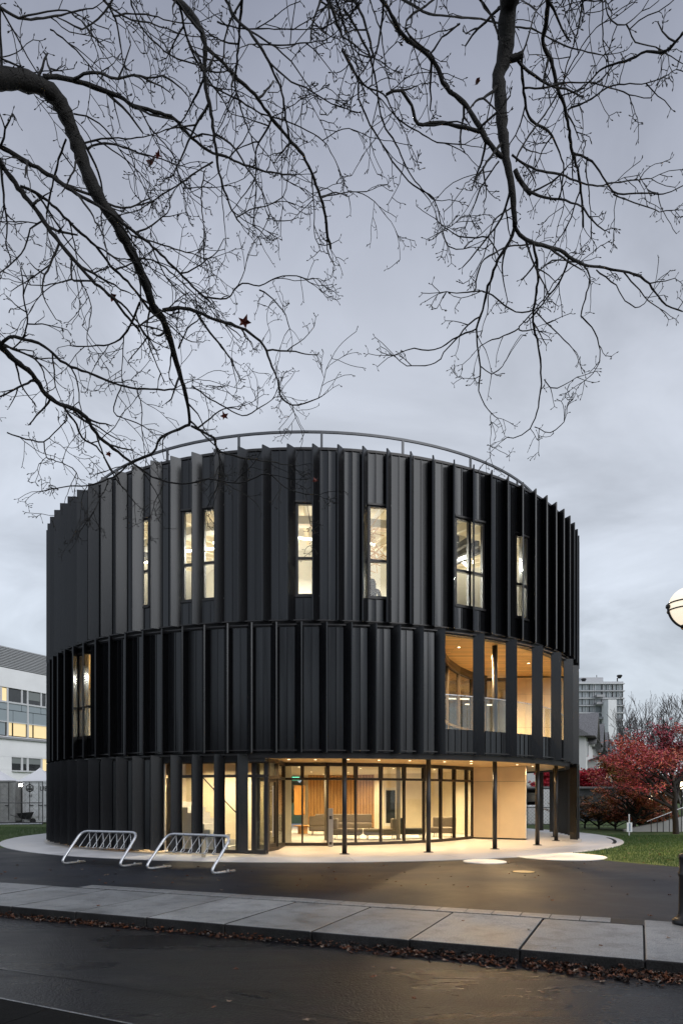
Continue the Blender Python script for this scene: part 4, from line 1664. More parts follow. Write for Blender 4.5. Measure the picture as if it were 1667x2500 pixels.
def tent(px, Y, zp, ze, hw, label):
    c = XY(px, Y)
    t = empty('canopy_tent', (c.x, c.y, 0), 0.15, label, 'tent')
    m_ = MB()
    N_ = 8
    prof_ = [(hw * (1 - k / N_) ** 1.0, ze + (zp - ze) * (k / N_) ** 1.25) for k in range(N_ + 1)]
    for (r0_, z0_), (r1_, z1_) in zip(prof_, prof_[1:]):
        r1_ = max(r1_, 0.02)
        cs = [(-1, -1), (1, -1), (1, 1), (-1, 1)]
        for k in range(4):
            a, b = cs[k], cs[(k + 1) % 4]
            m_.face([(a[0] * r0_, a[1] * r0_, z0_), (b[0] * r0_, b[1] * r0_, z0_), (b[0] * r1_, b[1] * r1_, z1_), (a[0] * r1_, a[1] * r1_, z1_)])
    for k in range(4):
        cs = [(-1, -1), (1, -1), (1, 1), (-1, 1)]
        a, b = cs[k], cs[(k + 1) % 4]
        m_.face([(a[0] * hw, a[1] * hw, ze - 0.25), (b[0] * hw, b[1] * hw, ze - 0.25), (b[0] * hw, b[1] * hw, ze), (a[0] * hw, a[1] * hw, ze)])
    obj('canopy', m_, tw_, t, local=True)
    for a in (-1, 1):
        for b in (-1, 1):
            m_ = MB()
            m_.box((a * (hw - 0.05), b * (hw - 0.05), ze / 2), (0.05, 0.05, ze))
            obj('leg', m_, wfr, t, local=True)


tent(98, 52, 3.78, 2.75, 1.35, 'white pointed canopy tent standing behind the white container')
tent(-18, 52, 3.9, 2.75, 1.7, 'white canopy tent peeking above the grey container at the left edge')
# fence with chain link
chain = bpy.data.materials.new('chain_link')
chain.use_nodes = True
t_ = chain.node_tree
b_ = t_.nodes['Principled BSDF']
b_.inputs['Base Color'].default_value = (0.12, 0.12, 0.13, 1)


def mesh_fence(name, p0, p1, h, sp_, label, m=None, step=0.16, wire=0.004, wz=None):
    m = m or chain
    p0, p1 = Vector(p0), Vector(p1)
    d_ = (p1 - p0)
    L_ = d_.length
    d_.normalize()
    t = empty(name, p0, 0, label, 'fence')
    nP = max(1, round(L_ / sp_))
    for k in range(nP + 1):
        m_ = MB()
        q = p0 + d_ * (L_ * k / nP)
        m_.tube([q, q + Vector((0, 0, h))], 0.03, 6)
        obj('post', m_, m, t)
    for z in (0.12, h * 0.5, h - 0.03):
        m_ = MB()
        m_.tube([p0 + Vector((0, 0, z)), p1 + Vector((0, 0, z))], 0.022, 6)
        obj('rail', m_, m, t)
    m_ = MB()
    x = -h
    while x < L_:
        for sgn in (1, -1):
            a_, b2_ = (x, x + h) if sgn == 1 else (x + h, x)
            za, zb = 0.0, h
            # clip to the fence length
            def cl(u, v, zu, zv):
                if u < 0 or u > L_:
                    lim = 0 if u < 0 else L_
                    f_ = (lim - u) / (v - u) if v != u else 0
                    return lim, zu + (zv - zu) * f_
                return u, zu
            if max(a_, b2_) <= 0 or min(a_, b2_) >= L_:
                continue
            u, zu = cl(a_, b2_, za, zb)
            v, zv = cl(b2_, a_, zb, za)
            m_.bar(p0 + d_ * u + Vector((0, 0, zu)), p0 + d_ * v + Vector((0, 0, zv)), wire, wire)
        x += step
    tag(obj('chain_link', m_, m, t), kind='stuff')
    return t


mesh_fence('construction_fence', XY(-160, 41.2, 0), XY(104, 41.2, 0), 2.55, 2.6, 'tall chain link construction fence in front of the containers', step=0.34)
# work light (bright)
wl = empty('floodlight', XY(52, 41.5, 0), 0, 'bright white floodlight on a post above the construction fence', 'floodlight')
m_ = MB()
m_.tube([(0, 0, 0), (0, 0, 2.2)], 0.03, 8)
obj('post', m_, M['frame'], wl, local=True)
m_ = MB()
m_.box((0, 0, 2.32), (0.24, 0.12, 0.18))
obj('housing', m_, M['frame'], wl, local=True)
m_ = MB()
m_.box((0, -0.07, 2.32), (0.20, 0.02, 0.14))
obj('lens', m_, mat('floodlight_glow', (1, 0.95, 0.85), 0.4, emit=((1, 0.93, 0.78), 30)), wl, local=True)
# scattered pipes near the fence foot
for k, (px, L_, rz) in enumerate(((20, 1.8, 0.2), (45, 1.3, -0.15), (70, 1.5, 0.1))):
    m_ = MB()
    p = XY(px, 40.6 + 0.2 * k, 0.05)
    dv = Vector((math.cos(rz), math.sin(rz), 0)) * L_ / 2
    m_.tube([p - dv, p + dv], 0.035, 8)
    tag(obj('steel_pipe', m_, M['galv']), ('left', 'middle', 'right')[k] + ' one of three steel pipes lying on the grass by the construction fence', 'pipe', 'steel pipes on the grass')

# ================================================================== BACKGROUND RIGHT
twc = mat('tower_concrete', (0.50, 0.51, 0.53), 0.8, 0, 0.2, 0.06)
twg = mat('tower_glass', (0.26, 0.29, 0.31), 0.15, 0, 0.15, 0.35, spec=0.7)
TY = 280.0
T0 = XY(1395, TY)
tz = lambda py, Y=TY: CAMH - (py - HY) / F * Y
TB = empty('apartment_tower', (T0.x, T0.y, 0), 0, 'tall grey apartment tower with banded windows far behind the right side of the round building', 'building')
wpx = TY / F


def tbox(name, px0, px1, py0, py1, dy, dep, m, parent=TB):
    m_ = MB()
    x0, x1 = (px0 - CX) * wpx, (px1 - CX) * wpx
    z0, z1 = tz(py1), tz(py0)
    m_.box(((x0 + x1) / 2, TY + dy + dep / 2, (z0 + z1) / 2), (x1 - x0, dep, z1 - z0))
    return obj(name, m_, m, parent)


tbox('wall', 1385, 1522, 1664, 1942, 0.3, 26, twc)
tbox('wall', 1522.1, 1525, 1690, 1942, 5, 20, louv)
tbox('roof_block', 1430, 1486, 1648, 1664.4, 6, 10, twc)
tbox('antenna', 1474, 1475, 1640, 1647.9, 8, 0.4, M['frame'])
for (a, b, y) in ((1418, 1431, 1659), (1506, 1518, 1650.5)):
    m_ = MB()
    p = P((a + b) / 2, y, TY + 2)
    m_.lathe([(0.5, -1.0), (1.15, 0), (0.9, 0.35)], p, 14)
    obj('roof_vent', m_, M['frame'], TB)
    tbox('vent_post', (a + b) / 2 - 1, (a + b) / 2 + 1, y + 3, 1664, 2, 0.5, M['frame'])
fy = 17.9
row = 0
y = 1671.0
while y < 1850:
    tbox('slab_band', 1385, 1523.3, y - 2.2, y, -0.9, 1.6, twc if row % 2 else wfr)
    for (a, b, nmul) in ((1412, 1447, 4), (1452, 1468, 1), (1472, 1494, 3), (1497, 1519, 3)):
        if row < 2 or a > 1490 or (row >= 5 and a > 1470) or (a < 1470):
            o = tbox('window', a, b, y + 1.0, y + fy - 4.0, 0.0, 0.5, twg)
            for k in range(nmul + 1):
                x = a + (b - a) * k / nmul
                tbox('mullion', x - 0.45, x + 0.45, y + 1.0, y + fy - 4, -0.3, 0.7, M['frame'] if k % 2 else wfr, o)
    if row in (1, 2, 4):
        tbox('balcony', 1450, 1470, y + fy - 8, y + fy - 2.5, -3.0, 3.0, louv)
    y += fy
    row += 1
tbox('wall', 1466, 1486, 1715, 1900, -8, 7, wal)   # pale mid block in front
# townhouses --------------------------------------------------------
shg = mat('grey_shingle', (0.18, 0.18, 0.19), 0.85, 0, 9, 0.35)
stc = mat('grey_stucco', (0.46, 0.46, 0.46), 0.85, 0, 0.8, 0.07)
stw = mat('white_stucco', (0.72, 0.72, 0.72), 0.85, 0, 0.8, 0.06)
eav = mat('dark_eave', (0.06, 0.055, 0.05), 0.7)
lith = mat('lit_house_window', (0.8, 0.55, 0.3), 0.5, 0, 3, 0.3, emit=((1.0, 0.70, 0.38), 1.1))
hd_ = Vector((0.428, 1, 0)).normalized()   # facade runs away from the camera


def townhouse(px, Y, w, hz, hr, label, lit, wm, low):
    p = XY(px, Y)
    rz = math.atan2(hd_.y, hd_.x)
    t = empty('townhouse', (p.x, p.y, 0), rz, label, 'house', 'gabled townhouses behind the round building')
    # local x along street (away), local -y faces the viewer's right; body behind (+y)
    def lb(name, c, d, m, parent=t, rx=0):
        a = MB()
        a.box(c, d, 0, 0, rx)
        return obj(name, a, m, parent, local=True)
    lb('wall', (w / 2, 4, hz / 2), (w, 8, hz), wm)
    lb('wall', (w / 2, -0.35, low / 2), (w * 0.62, 1.0, low), stc)
    a = MB()   # main gable roof, ridge along local x
    e = 0.5
    a.hexa([(-e, -e, hz), (w + e, -e, hz), (w + e, 8 + e, hz), (-e, 8 + e, hz), (-e, 3.9, hr), (w + e, 3.9, hr), (w + e, 4.1, hr), (-e, 4.1, hr)])
    obj('roof', a, shg, t, local=True)
    g_ = MB()  # cross gable dormer
    x0, x1 = w * 0.2, w * 0.8
    zb, zp = hz - 0.4, hr - 0.5
    g_.hexa([(x0, -0.3, zb), (x1, -0.3, zb), (x1, 3.8, zb), (x0, 3.8, zb), ((x0 + x1) / 2 - 0.05, -0.3, zp), ((x0 + x1) / 2 + 0.05, -0.3, zp), ((x0 + x1) / 2 + 0.05, 3.8, zp), ((x0 + x1) / 2 - 0.05, 3.8, zp)])
    dm = obj('gable', g_, wm, t, local=True)
    for s in (-1, 1):
        xa = x0 - 0.4 if s < 0 else x1 + 0.4
        b = MB()
        b.hexa([(xa, -0.8, zb - 0.25), (xa, 3.9, zb - 0.25), ((x0 + x1) / 2, 3.9, zp + 0.02), ((x0 + x1) / 2, -0.8, zp + 0.02), (xa, -0.8, zb - 0.08), (xa, 3.9, zb - 0.08), ((x0 + x1) / 2, 3.9, zp + 0.2), ((x0 + x1) / 2, -0.8, zp + 0.2)])
        obj('gable_roof', b, shg, dm, local=True)
    a = MB()
    a.box((w / 2, -0.75, low + 0.12), (w * 0.72, 1.3, 0.12), 0, 0, -0.35 + 0.0)
    a.box((w / 2, -0.35, hz - 0.05), (w + 0.8, 0.9, 0.10))
    obj('eave', a, eav, t, local=True)
    for (x, y_, z, ww, hh, L_) in ((w * 0.5, -0.36, hz + 0.5, 1.1, 1.2, lit[0]), (w * 0.35, -0.9, low - 1.2, 1.0, 1.3, lit[1]), (w * 0.65, -0.9, low - 1.2, 1.0, 1.3, lit[2]), (w * 0.5, -0.9, low - 4.0, 1.8, 1.4, lit[3]), (w * 0.1, -0.06, low + 0.9, 0.7, 1.1, 0)):
        f_ = lb('window', (x, y_, z), (ww + 0.2, 0.1, hh + 0.2), wfr)
        lb('pane', (x, y_ - 0.06, z), (ww, 0.03, hh), lith if L_ else dglass, f_)
        lb('glazing_bar', (x, y_ - 0.08, z), (0.06, 0.02, hh), wfr, f_)
    # gable end window facing the viewer
    f_ = lb('window', (-0.03, 2.6, hz - 1.4), (0.08, 1.0, 1.3), wfr)
    lb('pane', (-0.08, 2.6, hz - 1.4), (0.03, 0.8, 1.1), lith if lit[0] else dglass, f_)
    lb('balcony_rail', (w * 0.3, -1.5, 1.8), (w * 0.5, 0.06, 0.9), eav)
    return t


labs = ('nearest gabled townhouse, grey shingle roof, lit dormer, beside the round building edge', 'second gabled townhouse along the row with one lit bay window', 'third gabled townhouse partly hidden by the yellow tree', 'farthest gabled townhouse at the end of the row')
labs = labs[:3] + ('fourth gabled townhouse, mostly behind the tops of the red maples', 'fifth gabled townhouse near the far end of the row', labs[3])
for k in range(6):
    q = XY(1430, 62) + hd_ * (11.2 * k)
    townhouse(CX + F * q.x / q.y, q.y, 10.4, 7.0, 9.9, labs[k], ((1, 1, 0, 0), (0, 1, 1, 0), (0, 0, 1, 1), (0, 0, 0, 0), (0, 1, 0, 0), (0, 0, 0, 0))[k], stw if k % 2 == 0 else stc, 5.0)
# end wall block left of the first house, behind the round building
# van and cabinets seen under the soffit
vn = empty('parked_van', XY(1292, 47, 0), 0, 'dark grey parked van seen under the overhang, between the beige wall and the columns', 'van')
dkp = mat('dark_grey_car_paint', (0.03, 0.036, 0.04), 0.3, 0, 1, 0.1, coat=0.5)
m_ = MB()
prof_ = [(-1.0, 0.35), (-1.0, 1.5), (-0.9, 1.95), (-0.6, 2.2), (0.6, 2.2), (0.9, 1.95), (1.0, 1.5), (1.0, 0.35)]
n0 = len(prof_)
for yy, sc in ((0, 0.94), (0.25, 1.0), (4.3, 1.0), (4.9, 0.9)):
    m_.v += [(x * sc, yy, z if z < 1 else 1 + (z - 1) * sc) for x, z in prof_]
for r in range(3):
    for k in range(n0):
        a, b = r * n0 + k, r * n0 + (k + 1) % n0
        m_.f.append((a, b, b + n0, a + n0))
        m_.m.append(0)
m_.f += [tuple(range(n0 - 1, -1, -1)), tuple(3 * n0 + k for k in range(n0))]
m_.m += [0, 0]
obj('body', m_, dkp, vn, local=True)
m_ = MB()
m_.box((0, -0.01, 1.6), (1.5, 0.04, 0.6))
obj('windscreen', m_, dglass, vn, local=True)
for sx in (-1, 1):
    m_ = MB()
    m_.box((sx * 0.78, -0.03, 0.85), (0.22, 0.06, 0.16))
    obj('headlight', m_, wfr, vn, local=True)
    for yy in (0.9, 3.9):
        m_ = MB()
        m_.tube([(sx * 0.98, yy, 0.34), (sx * 0.76, yy, 0.34)], 0.34, 18)
        obj('wheel', m_, dark, vn, local=True)
for k, (px, Y, w, h, lab) in enumerate(((1301, 41, 0.75, 1.15, 'short white utility cabinet beside the parked van'), (1330, 41.5, 0.9, 2.1, 'tall pale utility cabinet behind the fourth dark column'))):
    t = empty('utility_cabinet', XY(px, Y, 0), 0, lab, 'cabinet')
    m_ = MB()
    m_.box((0, 0, h / 2), (w, 0.5, h))
    obj('box', m_, cwht, t, local=True, bevel=0.01)
    m_ = MB()
    for s in (-1, 1):
        m_.box((s * w / 4, -0.26, h / 2), (w / 2 - 0.04, 0.02, h - 0.12))
    obj('door', m_, wfr, t, local=True)
mesh_fence('site_fence', XY(1270, 39, 0), XY(1500, 37.5, 0), 2.1, 2.4, 'dark chain link fence running behind the right end of the building', M['frame'], 0.2, 0.008)
# low grey shed behind the fence
m_ = MB()
p = XY(1420, 47)
m_.box((p.x, p.y + 1.5, 1.1), (7.5, 3, 2.2))
shd = tag(obj('shed', m_, mat('dark_slate_wall', (0.07, 0.075, 0.085), 0.8, 0, 2, 0.3)), 'low dark shed behind the chain link fence under the scarlet tree', 'shed')
m_ = MB()
m_.box((p.x, p.y + 1.4, 2.26), (8.0, 3.5, 0.12))
obj('roof', m_, shg, shd)
# sign on lawn edge
sg = empty('notice_sign', XY(1535.5, 29.5, 0), 0.05, 'small white notice sign with a blue stripe, on the far edge of the lawn', 'sign')
m_ = MB()
m_.box((0, 0, 0.46), (0.05, 0.03, 0.92))
obj('post', m_, wfr, sg, local=True)
m_ = MB()
m_.box((0, -0.03, 0.37), (0.23, 0.02, 0.40))
obj('board', m_, cwht, sg, local=True)
m_ = MB()
m_.box((0.01, -0.043, 0.37), (0.05, 0.006, 0.34))
obj('stripe', m_, mat('blue_grey_print', (0.12, 0.2, 0.3), 0.6), sg, local=True)
# ramp and handrails far right
rp0 = empty('concrete_ramp', XY(1640, 33, 0), 0, 'pale concrete ramp wall with dark handrails under the red tree at the right edge', 'ramp')
m_ = MB()
m_.hexa([(-2.2, 0, -0.1), (2.5, 0, -0.1), (2.5, 0.3, -0.1), (-2.2, 0.3, -0.1), (-2.2, 0, 0.1), (2.5, 0, 1.1), (2.5, 0.3, 1.1), (-2.2, 0.3, 0.1)])
obj('ramp_wall', m_, stc, rp0, local=True)
for k in range(6):
    m_ = MB()
    x = -1.2 + k * 0.28
    m_.box((x, -0.5, 0.30 + 0.05 * k), (0.03, 0.03, 0.6 + 0.1 * k))
    obj('baluster', m_, M['frame'], rp0, local=True)
m_ = MB()
m_.tube([(-1.4, -0.5, 0.5), (0.35, -0.5, 1.18)], 0.022, 8)
m_.tube([(0.2, -0.9, 0.25), (1.2, -0.9, 0.9), (2.5, -0.9, 0.95)], 0.03, 8)
obj('handrail', m_, M['galv'], rp0, local=True)
# small globe lamps in the planting
for px, py, Y, lab in ((1588, 1952, 36, 'small lit globe lamp glowing inside the red tree'), (1664, 1918, 34, 'small lit globe lamp at the right edge behind the red tree')):
    p = P(px, py, Y)
    t = empty('garden_lamp', (p.x, p.y, 0), 0, lab, 'garden lamp')
    m_ = MB()
    m_.tube([(0, 0, 0), (0, 0, p.z - 0.15)], 0.04, 8)
    obj('post', m_, M['frame'], t, local=True)
    m_ = MB()
    m_.lathe([(0.05, -0.17), (0.14, -0.1), (0.17, 0), (0.14, 0.1), (0.04, 0.17)], (0, 0, p.z), 16)
    obj('globe', m_, mat('lit_small_globe', (1, 0.85, 0.6), 0.4, emit=((1, 0.82, 0.55), 4)), t, True, local=True)


# ================================================================== TREES
def leafmat(name, c1, c2, sp=3.0):
    return mat(name, c1, 0.65, 0, sp, 0, col2=c2, detail=2)


bark = mat('dark_wet_bark', (0.011, 0.010, 0.009), 0.8, 0, 14, 0.35, 0.7, 50)
bark_bg = mat('dark_bark', (0.035, 0.028, 0.025), 0.85)
bark_grey = mat('pale_grey_bark', (0.13, 0.12, 0.12), 0.85)


def grow_tree(name, base, h, spread, label, leaf=None, nleaf=0, lsize=0.1, rmin=0.004, cat='tree', seed=1, up=0.5, barkm=None, lev=4, r0=None, layer=0.0, group=None, zlo=0.25, nb=5, tf=0.42):
    """recursive tree: trunk + branches, leaves scattered around the outer branches"""
    rn = random.Random(seed)
    t = empty(name, base, 0, label, cat, group)
    br = MB()
    tk = MB()
    tips = []
    r0 = r0 or h * 0.022

    def rec(p, d, L, r, lv):
        n_ = 4
        pts_ = [p.copy()]
        q = p.copy()
        dd_ = d.copy()
        for k in range(n_):
            dd_ = (dd_ + Vector((rn.uniform(-.22, .22), rn.uniform(-.22, .22), rn.uniform(-.10, .16) * up * 2))).normalized()
            q = q + dd_ * L / n_
            pts_.append(q.copy())
        rad = [max(rmin, r * (1 - 0.45 * k / n_)) for k in range(n_ + 1)]
        (tk if lv == 0 else br).tube(pts_, rad, 6 if lv < 2 else 3, False)
        if lv >= 1:
            for s_ in pts_[1:]:
                tips.append((s_, lv))
        if lv < lev:
            kids = nb if lv == 0 else rn.choice((2, 3, 3))
            for c in range(kids):
                f_ = rn.uniform(0.45, 1.0) if lv == 0 else rn.uniform(0.35, 1.0)
                ii = f_ * n_
                i0 = min(int(ii), n_ - 1)
                st_ = pts_[i0].lerp(pts_[i0 + 1], ii - i0)
                az_ = rn.uniform(0, 2 * math.pi)
                sd_ = Vector((math.cos(az_), math.sin(az_), 0))
                nd = (dd_ * (0.55 + up * 0.6) + sd_ * spread + Vector((0, 0, up * 0.4 - layer))).normalized()
                rec(st_, nd, (h * 0.24 if lv == 0 and tf < 0.4 else L * rn.uniform(0.55, 0.8)), r * 0.55, lv + 1)
    rec(Vector((0, 0, -0.05)), Vector((0, 0, 1)), h * tf, r0, 0)
    # rescale to the wanted height
    mz = max(v[2] for v in br.v)
    s = h / mz
    tk.v = [(x * s, y * s, z * s) for x, y, z in tk.v]
    br.v = [(x * s, y * s, z * s) for x, y, z in br.v]
    obj('trunk', tk, barkm or bark_bg, t, True, local=True)
    obj('limbs', br, barkm or bark_bg, t, True, local=True)
    if leaf:
        mxl = max(l for _, l in tips)
        cand = [p * s for p, l in tips if l >= mxl - 1 and p.z * s > h * zlo]
        per = max(1, nleaf // max(1, len(cand)))
        lf = MB()
        for c in cand:
            cc = rn.random()
            for k in range(per):
                o_ = Vector((rn.gauss(0, 1), rn.gauss(0, 1), rn.gauss(0, 0.6))) * h * 0.035
                p_ = c + o_
                a_ = Vector((rn.uniform(-1, 1), rn.uniform(-1, 1), rn.uniform(-.5, .5))).normalized() * lsize * rn.uniform(.6, 1.2)
                b_ = a_.cross(Vector((rn.uniform(-1, 1), rn.uniform(-1, 1), 1)).normalized()) * 0.6
                mi = 1 if cc > 0.55 else 0
                if rn.random() < 0.15:
                    mi = 1 - mi
                lf.face([p_ - a_, p_ - b_ * .9, p_ + a_, p_ + b_], mi)
        tag(obj('crown', lf, leaf, t, local=True), kind='stuff')
    return t


redA, redB = leafmat('brick_red_leaves', (0.46, 0.09, 0.07), (0.66, 0.24, 0.13)), leafmat('crimson_leaves', (0.46, 0.06, 0.09), (0.66, 0.14, 0.18))
scar = leafmat('scarlet_leaves', (0.50, 0.012, 0.035), (0.62, 0.03, 0.05))
scar2 = leafmat('deep_scarlet_leaves', (0.32, 0.010, 0.03), (0.45, 0.02, 0.04))
rust = leafmat('rust_leaves', (0.24, 0.09, 0.025), (0.34, 0.15, 0.03))
yel = leafmat('ochre_leaves', (0.20, 0.11, 0.016), (0.30, 0.17, 0.025))
olv = leafmat('olive_brown_leaves', (0.035, 0.035, 0.012), (0.09, 0.06, 0.02))
bur = leafmat('burgundy_leaves', (0.15, 0.015, 0.03), (0.25, 0.03, 0.045))
grow_tree('maple_tree', XY(1650, 31), 5.0, 0.85, 'wide spreading maple with brick red leaves at the right edge of the lawn', [redA, redB], 11000, 0.07, seed=4, up=0.22, r0=0.085, layer=0.06, nb=8, tf=0.30)
grow_tree('maple_tree', XY(1545, 33.5), 2.9, 0.9, 'smaller rusty red maple left of the wide spreading maple', [redA, rust], 6000, 0.065, seed=9, up=0.25, r0=0.09, nb=7, tf=0.26)
grow_tree('maple_tree', XY(1650, 44), 6.4, 0.6, 'tall sparse burgundy maple rising above the wide red maple', [bur, redB], 4200, 0.10, seed=12, up=0.5, r0=0.16, nb=7)
grow_tree('maple_tree', XY(1725, 42), 6.4, 0.6, 'sparse crimson maple cut by the right edge of the photo', [bur, redA], 4500, 0.11, seed=15, up=0.5, r0=0.16, nb=7)
grow_tree('scarlet_tree', XY(1445, 51), 3.9, 0.9, 'bright scarlet small tree in front of the gabled townhouses', [scar, scar2], 6500, 0.12, seed=21, up=0.3, zlo=0.3, nb=6)
grow_tree('scarlet_tree', XY(1325, 52), 4.2, 0.9, 'bright scarlet small tree seen between the dark columns under the overhang', [scar, scar2], 6500, 0.12, seed=22, up=0.3, zlo=0.3, nb=6)
grow_tree('ochre_tree', XY(1515, 50), 4.6, 0.6, 'yellow ochre tree between the townhouses and the red maples', [yel, rust], 4200, 0.12, seed=30, up=0.45, zlo=0.3, nb=6)
for k, (px, Y, h) in enumerate(((1556, 75, 13.3), (1583, 82, 14.2), (1632, 78, 13.6), (1665, 84, 14.6), (1610, 90, 15.4))):
    grow_tree('bare_tree', XY(px, Y), h, 0.42, ('leftmost pale bare tree, next to the apartment tower', 'second pale bare tree from the tower, above the red maple', 'pale bare tree right of the burgundy maple top', 'rightmost pale bare tree at the photo edge', 'pale bare tree in the middle of the far row')[k], None, 0, seed=40 + k, up=0.75, barkm=bark_grey, lev=5, r0=0.14, rmin=0.02, group='pale bare trees far behind the red maples', nb=7)
for k, (px, Y, h, m2, lab) in enumerate(((1428, 36.5, 1.9, [olv, rust], 'olive brown shrub against the chain link fence nearest the building'), (1462, 36.0, 1.5, [rust, olv], 'rust coloured shrub second from the building along the fence'), (1500, 35.2, 1.7, [redA, rust], 'reddish shrub left of the white notice sign'), (1560, 34.5, 1.5, [olv, redA], 'brown shrub right of the white notice sign'), (1590, 34.0, 1.3, [rust, redA], 'low orange shrub in front of the concrete ramp'))):
    grow_tree('shrub', XY(px, Y), h, 1.2, lab, m2, 4200, 0.055, cat='shrub', seed=60 + k, up=0.12, r0=0.02, group='autumn shrubs along the fence', zlo=0.02, nb=9, tf=0.12)
# far dark wood strip along the horizon
wd = MB()
rn = random.Random(8)
for k in range(5200):
    az_ = rn.uniform(-0.75, 0.75)
    Y = rn.uniform(150, 175)
    p = Vector((math.tan(az_) * Y, Y, rn.random() ** 0.7 * (6.5 + 1.5 * math.sin(az_ * 40) + math.sin(az_ * 17))))
    a = Vector((rn.uniform(-1, 1), rn.uniform(-1, 1), rn.uniform(-1, 1))).normalized() * 0.9
    b = a.cross(Vector((0.2, 1, 0.1))).normalized() * 0.8
    wd.face([p - a, p - b, p + a, p + b])
tag(obj('distant_woods', wd, olv), 'dark strip of far woods along the horizon', kind='stuff')


# ---------------- overhead bare trees near the camera --------------
class Br:
    def __init__(s, seed):
        s.rn = random.Random(seed)
        s.tw = MB()
        s.n = 0


def wander(p, d, L, steps, rn, wig, grav=0.0, upv=0.0):
    pts_ = [p.copy()]
    dd_ = d.normalized()
    for k in range(steps):
        zig = 1 if k % 2 else -1
        side = dd_.orthogonal()
        side.rotate(Matrix.Rotation(rn.uniform(0, 6.28), 3, dd_))
        dd_ = (dd_ + side * wig * rn.uniform(0.3, 1.0) + Vector((0, 0, -grav + upv))).normalized()
        pts_.append(pts_[-1] + dd_ * L / steps * rn.uniform(0.8, 1.2))
    return pts_


def side_dir(d, rn, lo, hi):
    o_ = d.orthogonal().normalized()
    o_.rotate(Matrix.Rotation(rn.uniform(0, 6.28), 3, d))
    a = R_(rn.uniform(lo, hi))
    return (d * math.cos(a) + o_ * math.sin(a)).normalized()


def spur(B_, p, d, L):
    rn = B_.rn
    q = p + side_dir(d, rn, 35, 75) * L
    m_ = p.lerp(q, 0.6) + Vector((rn.uniform(-1, 1), rn.uniform(-1, 1), rn.uniform(-1, 1))) * L * 0.12
    B_.tw.tube([p, m_, q], [0.0036, 0.0030, 0.0026], 3, False)
    e = (q - m_).normalized()
    B_.tw.tube([q - e * 0.004, q + e * 0.008, q + e * 0.024], [0.003, 0.0062, 0.0015], 4, False)


def twig(B_, p, d, L, r, lv):
    rn = B_.rn
    st_ = max(3, int(L / 0.085))
    pts_ = wander(p, d, L, st_, rn, 0.24, 0.02, 0.0)
    n_ = len(pts_)
    B_.tw.tube(pts_, [max(0.0042, 1.25 * r * (1 - 0.6 * k / n_)) for k in range(n_)], 4 if r > 0.006 else 3, False)
    for k in range(1, n_):
        dd_ = (pts_[k] - pts_[k - 1]).normalized()
        if lv > 0 and rn.random() < 0.28:
            twig(B_, pts_[k], side_dir(dd_, rn, 30, 65), L * rn.uniform(0.3, 0.62) * (1 - 0.45 * k / n_), r * 0.6, lv - 1)
        if rn.random() < (0.34 if lv == 0 else 0.16):
            spur(B_, pts_[k], dd_, rn.uniform(0.025, 0.10))
    e = (pts_[-1] - pts_[-2]).normalized()
    spur(B_, pts_[-1], e, 0.05)
    spur(B_, pts_[-1], e, 0.04)


CR = {'T': (0, 0, .5319, .5319), 'U': (834, 0, .5313, .5313), 'V': (0, 600, .5319, .5319), 'W': (834, 500, .5313, .5313)}


def depth_at(px, py, side):
    # broad canopy surface: lower parts hang farther from the viewer
    if side == 'L':
        return 6.6 + 3.2 * (py / 1100.0) + 0.0008 * px + 0.5 * math.sin(px / 170.0) * math.cos(py / 210.0)
    return 6.4 + 2.6 * (py / 1100.0) + 0.0004 * (px - 834) + 0.5 * math.sin(px / 150.0) * math.cos(py / 190.0)


